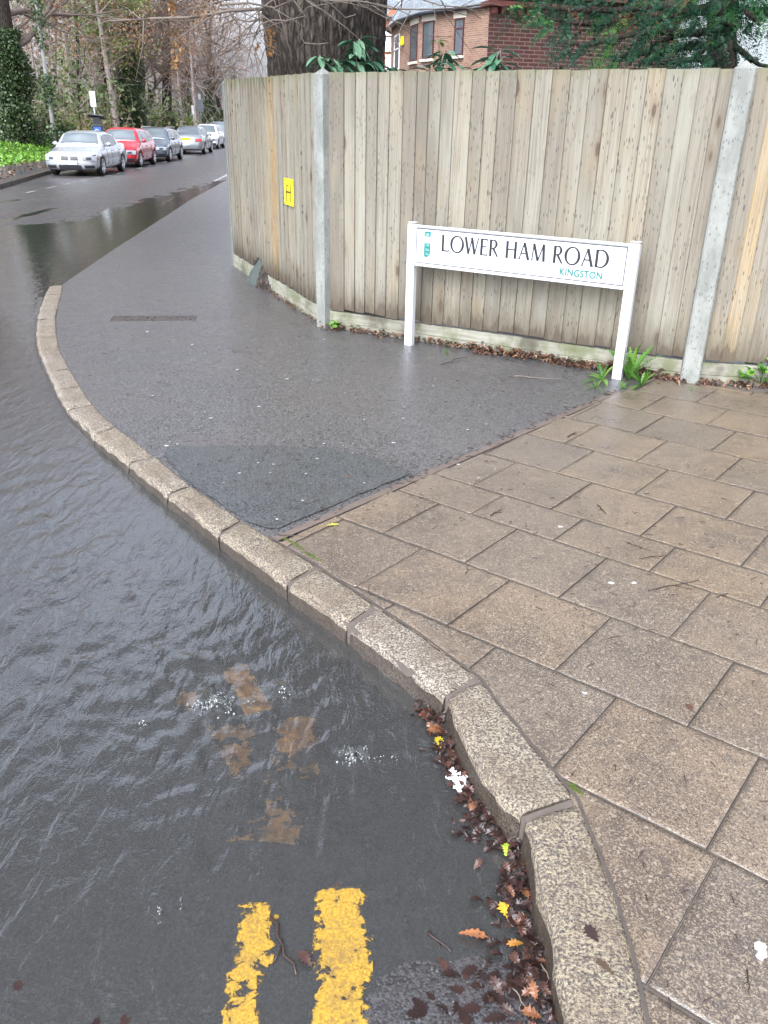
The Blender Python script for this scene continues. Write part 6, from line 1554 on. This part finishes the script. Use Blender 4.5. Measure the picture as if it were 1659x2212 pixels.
def spray(base, d, L, r_, wide=.42):
    """flat feathery spray: spine with tapering side leaflets"""
    global nb
    d = d.normalized(); q = d.cross(Vector((g.gauss(0, .5), -1, g.gauss(0, .5)))).normalized(); m = 9
    for k in range(m+1):
        f = k/m; c = base+d*L*f+Vector((0, 0, -.22*L*f*f)); l = L*wide*(1-f*.75)*(.6+.4*math.sin(k*2.1+1))
        for s in (-1, 1):
            e = (q*s*.8+d*.75+Vector((0, 0, -.25))).normalized(); t = c+e*l*g.uniform(.7, 1.15); w_ = d*.004+Vector((0, 0, .0025))
            mid = c+(t-c)*.5
            LV.extend([tuple(c-w_), tuple(mid+Vector((0, 0, .008))+w_*1.6), tuple(t), tuple(mid-w_*1.6)]); LF.append((nb, nb+1, nb+2, nb+3)); LR.extend([min(1, max(0, r_+g.uniform(-.12, .12)))]*4); nb += 4
for pts, Y, dn in LIMBS:
    P = [atY(x, y, Y)-Cw for x, y in pts]; P[0] = P[0]*.6+Vector((-.05, .05, P[0].z))*.4; lm.tube(P, [.035-.027*i/(len(P)-1) for i in range(len(P))], 6)
    for p, q in zip(P, P[1:]):
        n = int((q-p).length*88*dn); br = g.uniform(.15, .75)
        for _ in range(n):
            s = p+(q-p)*g.random()+Vector((g.gauss(0, .07), g.gauss(0, .16), g.gauss(-.02, .07))); d = ((q-p).normalized()*g.uniform(.3, 1.1)+Vector((g.gauss(0, .45), g.gauss(-.1, .5), g.gauss(-.65, .4))))
            spray(s, d, g.uniform(.10, .21), min(1, max(0, g.gauss(br, .22))))
lm.build('limbs', M['bark_grey'], cyp, smooth=True); np_mesh('foliage', LV, LF, M['conifer'], cyp, rnd=LR)
LV, LF, LR = [], [], []; nb = 0
for _ in range(26):
    x, y = g.choice([(1345, 30), (1362, 45), (1350, 55), (1420, 50), (1240, 18)]); spray(atY(x+g.gauss(0, 8), y+g.gauss(0, 7), 8.0)-Cw, Vector((g.gauss(0, .5), -.2, -.8)), .14, g.random())
np_mesh('dead_foliage', LV, LF, M['conifer_dead'], cyp, rnd=LR)

# ------------------------------------------------------------------ houses
def walls(name, poly, z0, z1, mat, parent, closed=True, thick=None):
    mb = MB(); s = 0; n = len(poly)
    for i in range(n if closed else n-1):
        a, b = poly[i], poly[(i+1) % n]; L = (b-a).length
        mb.add([(a.x, a.y, z0), (b.x, b.y, z0), (b.x, b.y, z1), (a.x, a.y, z1)], [(0, 1, 2, 3)], 0, .5, [(s, z0), (s+L, z0), (s+L, z1), (s, z1)]); s += L
    return mb.build(name, mat, parent)
def wpt(a, b, x, y):
    r = ray(x, y); d = (b-a); det = r.x*(-d.y)-r.y*(-d.x); t = (a.x*(-d.y)-a.y*(-d.x))/det; s = (r.x*a.y-r.y*a.x)/det
    return s*d.length, CZ+r.z*t
def window(parent, a, b, s0, s1, z0, z1, frame='burgundy', bars=(), vb=(), fw=.055, sill=True, lintel=None, name='window'):
    d = (b-a).normalized(); n = Vector((d.y, -d.x)); 
    if n.dot(-a) < 0: n = -n
    def bx(mb, u0, u1, w0, w1, o0, o1):
        P = [a+d*u+n*o for u, o in ((u0, o0), (u1, o0), (u1, o1), (u0, o1))]; mb.prism(P if (P[1]-P[0]).cross(P[2]-P[1]) > 0 else P[::-1], w0, w1)
    e = empty(name); e.parent = parent; mb = MB()
    bx(mb, s0, s0+fw, z0, z1, 0, .03); bx(mb, s1-fw, s1, z0, z1, 0, .03); bx(mb, s0+fw, s1-fw, z1-fw, z1, 0, .03); bx(mb, s0+fw, s1-fw, z0, z0+fw, 0, .03)
    for f in bars: z = z0+(z1-z0)*f; bx(mb, s0+fw, s1-fw, z-.025, z+.025, 0, .028)
    for f in vb: s = s0+(s1-s0)*f; bx(mb, s-.025, s+.025, z0+fw, z1-fw, 0, .026)
    mb.build('frame', M[frame], e); mb = MB(); bx(mb, s0+.02, s1-.02, z0+.02, z1-.02, -.02, .012); mb.build('pane', M['house_glass'], e)
    if sill: mb = MB(); bx(mb, s0-.06, s1+.06, z0-.09, z0-.001, -.02, .09); mb.build('sill', M['stone_sill'], e)
    if lintel: mb = MB(); bx(mb, s0-.1, s1+.1, z1+.002, z1+lintel, -.02, .02); mb.build('lintel', M['stone_sill'], e)
    return e
# house with burgundy windows
h1 = empty('brick_house', (3.5, 30, -.1), 0, 'mottled brick house with canted bay, burgundy windows and slate roof beyond the fence', 'house')
h1.location = (0, 0, 0); ze = 5.25
E3 = at(1058, 11, ze).xy; E2 = at(906, 33, ze).xy; E1 = at(868, 48, ze).xy; E0 = at(846, 63, ze).xy
B2 = E3+Vector((.6, 8)); B0 = E0+Vector((1.2, 9))
hp1 = [E0, E1, E2, E3, B2, B0]; walls('wall', hp1, -.2, ze, M['brick_house'], h1)
for a, b, q in ((E2, E3, [(915, 47, 939, 127, (.78,)), (984, 40, 1004, 120, (.72,))]), (E1, E2, [(888, 56, 903, 133, (.75,))])):
    for x0_, y0_, x1_, y1_, bars in q:
        s0, zt = wpt(a, b, x0_, y0_); s1, _ = wpt(a, b, x1_, y0_); _, zb = wpt(a, b, (x0_+x1_)/2, y1_); window(h1, a, b, s0, s1, zb, zt, 'burgundy', bars if x0_ == 984 else (), lintel=.22 if x0_ != 888 else .2)
s0, zt = wpt(E0, E1, 853, 78); s1, _ = wpt(E0, E1, 864, 75); window(h1, E0, E1, s0, s1, zt-1.35, zt, 'white_wood', (.6,))
def roof_strip(parent, poly, ze, rise, back, over=.3, mat='slate'):
    mb = MB(); c = sum(poly, Vector((0, 0)))/len(poly); out = [p+(p-c).normalized()*over for p in poly]; ins = [c+(p-c)*.12 for p in poly]; n = len(poly)
    for i in range(n):
        a, b = out[i], out[(i+1) % n]; p, q = ins[i], ins[(i+1) % n]; L = (b-a).length; Sh = math.hypot(rise, ((a+b)/2-(p+q)/2).length)
        mb.add([(a.x, a.y, ze), (b.x, b.y, ze), (q.x, q.y, ze+rise), (p.x, p.y, ze+rise)], [(0, 1, 2, 3)], 0, .5, [(0, 0), (L, 0), (L*.6, Sh), (L*.4, Sh)])
    mb.add([(p.x, p.y, ze+rise) for p in ins], [tuple(range(n))]); r_ = mb.build('roof', M[mat], parent)
    gu = MB(); ring_ = [Vector((p.x, p.y, ze-.03)) for p in out]; gu.tube(ring_+[ring_[0]], .065, 6); gu.build('gutter', M['dark_plastic'], r_, smooth=True)
    fa = MB()
    mb2 = MB(); mb2.add([(p.x, p.y, ze-.02) for p in out], [tuple(range(n))]); mb2.build('soffit', M['dark_plastic'], r_)
    return r_
roof_strip(h1, hp1, ze+.03, 2.6, 0, .35)
al = empty('alarm_box'); al.parent = h1; sa_, za = wpt(E1, E2, 876, 84); dd1 = (E2-E1).normalized(); nn1 = Vector((dd1.y, -dd1.x)); nn1 = nn1 if nn1.dot(-E1) > 0 else -nn1
mb = MB(); c = E1+dd1*.35+nn1*.06; mb.box((c.x, c.y, za-.05), (.24, .1, .32), pa(dd1)); mb.build('alarm_case', M['yellow_plate'], al, bevel=.02)
# orange house beyond
h2 = empty('orange_brick_house', (0, 0, 0), 0, 'orange brick house with white windows and red chimney pots seen left of the mottled one', 'house')
z2 = 6.3; a = at(812, 38, z2).xy; b = at(868, 38, z2).xy; b = a+(b-a).normalized()*((b-a).length); bk = Vector((.3, 8)); p2 = [a, b, b+bk, a+bk]; walls('wall', p2, -.2, z2, M['brick_orange'], h2)
for x0_, x1_, y0_, y1_ in ((833, 845, 80, 108), (833, 845, 118, 150)):
    s0, zt = wpt(a, b, x0_, y0_); s1, _ = wpt(a, b, x1_, y0_); _, zb = wpt(a, b, 839, y1_); window(h2, a, b, s0, s1, zb, zt, 'white_wood', (.5,), fw=.12)
s0, zt = wpt(a, b, 826, 66); s1, zb = wpt(a, b, 858, 77); mb = MB(); d_ = (b-a).normalized(); c = a+d_*((s0+s1)/2); mb.box((c.x, c.y-.06, (zt+zb)/2), (s1-s0, .14, abs(zt-zb)), pa(d_)); mb.build('white_band', M['white_wood'], h2)
roof_strip(h2, p2, z2, 2., 0, .2)
gb_ = MB(); pa_ = atY(834, 36, a.y-.1); pb2 = atY(862, 36, a.y-.1); pk = atY(848, 14, a.y-.1); gb_.add([tuple(pa_), tuple(pb2), tuple(pk), (pa_.x, pa_.y+2, pa_.z), (pb2.x, pb2.y+2, pb2.z), (pk.x, pk.y+2, pk.z)], [(0, 1, 2), (5, 4, 3), (0, 2, 5, 3), (1, 4, 5, 2), (0, 3, 4, 1)], 0, .5, [(0, 0), (1, 0), (.5, 1)]*2); gb_.build('gable', M['brick_orange'], h2)
ch_ = empty('chimney'); ch_.parent = h2; cc = atY(889, 30, a.y+5); mb = MB(); mb.box((cc.x, cc.y, cc.z-1.2), (1.0, .6, 2.6)); mb.build('chimney_stack', M['brick_orange'], ch_)
for x in (884, 896):
    c = atY(x, 18, a.y+5); t = atY(x, 3, a.y+5); mb = MB(); mb.tube([(c.x, c.y, c.z-.3), (t.x, t.y, t.z-.1), (t.x, t.y, t.z)], [.16, .13, .17], 12); mb.build('chimney_pot', M['brick_red'], ch_, smooth=True)
# plum brick side wall
h3 = empty('plum_brick_house', (0, 0, 0), 0, 'plum red brick side wall with moulded brick cornice behind the cypress', 'house')
q0 = atY(1054, 80, 15.6).xy; q1 = atY(1465, 80, 16.7).xy; zt3 = atY(1120, -2, 15.8).z; p3 = [q0, q1, q1*1.4, q0*1.42+Vector((.4, 0))]; walls('wall', p3, -.2, zt3, M['brick_purple'], h3)
dn3 = (q1-q0).normalized(); nn3 = Vector((dn3.y, -dn3.x)); L3 = (q1-q0).length
cn_ = MB(); 
for k, (zz, oo, hh) in enumerate(((zt3-.10, .05, .07), (zt3+.06, .09, .10), (zt3+.25, .14, .12))): c = (q0+q1)/2+nn3*oo/2; cn_.box((c.x, c.y, zz), (L3+.2, .3+oo, hh), pa(dn3))
s = .05
while s < L3: c = q0+dn3*s+nn3*.06; cn_.box((c.x, c.y, zt3-.19), (.07, .12, .09), pa(dn3)); s += .15
cn_.build('cornice', M['brick_red'], h3); roof_strip(h3, p3, zt3+.33, 2.5, 0, .3)
# pale rendered building at right
h4 = empty('rendered_house', (0, 0, 0), 0, 'pale green white rendered wall glimpsed through the cypress at the right edge', 'house')
r0 = atY(1440, 100, 19.).xy; r1 = r0+Vector((7.5, 0.6)); p4 = [r0, r1, r1+Vector((0, 6)), r0+Vector((0, 6))]; walls('wall', p4, -.2, 5.2, M['render'], h4); roof_strip(h4, p4, 5.2, 2., 0, .3)
# white glimpse at the end of the road
h5 = empty('white_house', (0, 0, 0), 0, 'small white house glimpsed at the end of the road beside the fence edge', 'house')
w0 = atY(474, 250, 112.).xy; w1 = w0+Vector((7., 0)); p5 = [w0, w1, w1+Vector((0, 6)), w0+Vector((0, 6))]; walls('wall', p5, -.5, 3.6, M['white_wood'], h5); roof_strip(h5, p5, 3.6, 1.6, 0, .3)
window(h5, w0, w1, .6, 1.4, .9, 2.2, 'white_wood')
# garden ground behind the fence
gd = np_mesh('garden_ground', [(PA.x+.1, PA.y+.2, -.14), (PB.x+.1, PB.y+.2, -.14), (PC.x, PC.y+.15, -.12), (40, PC.y+.1-6, -.12), (60, 60, -.14), (-1.2, 60, -.14)], [(0, 1, 2, 3, 4, 5)], M['soil']); tag(gd, kind='structure')
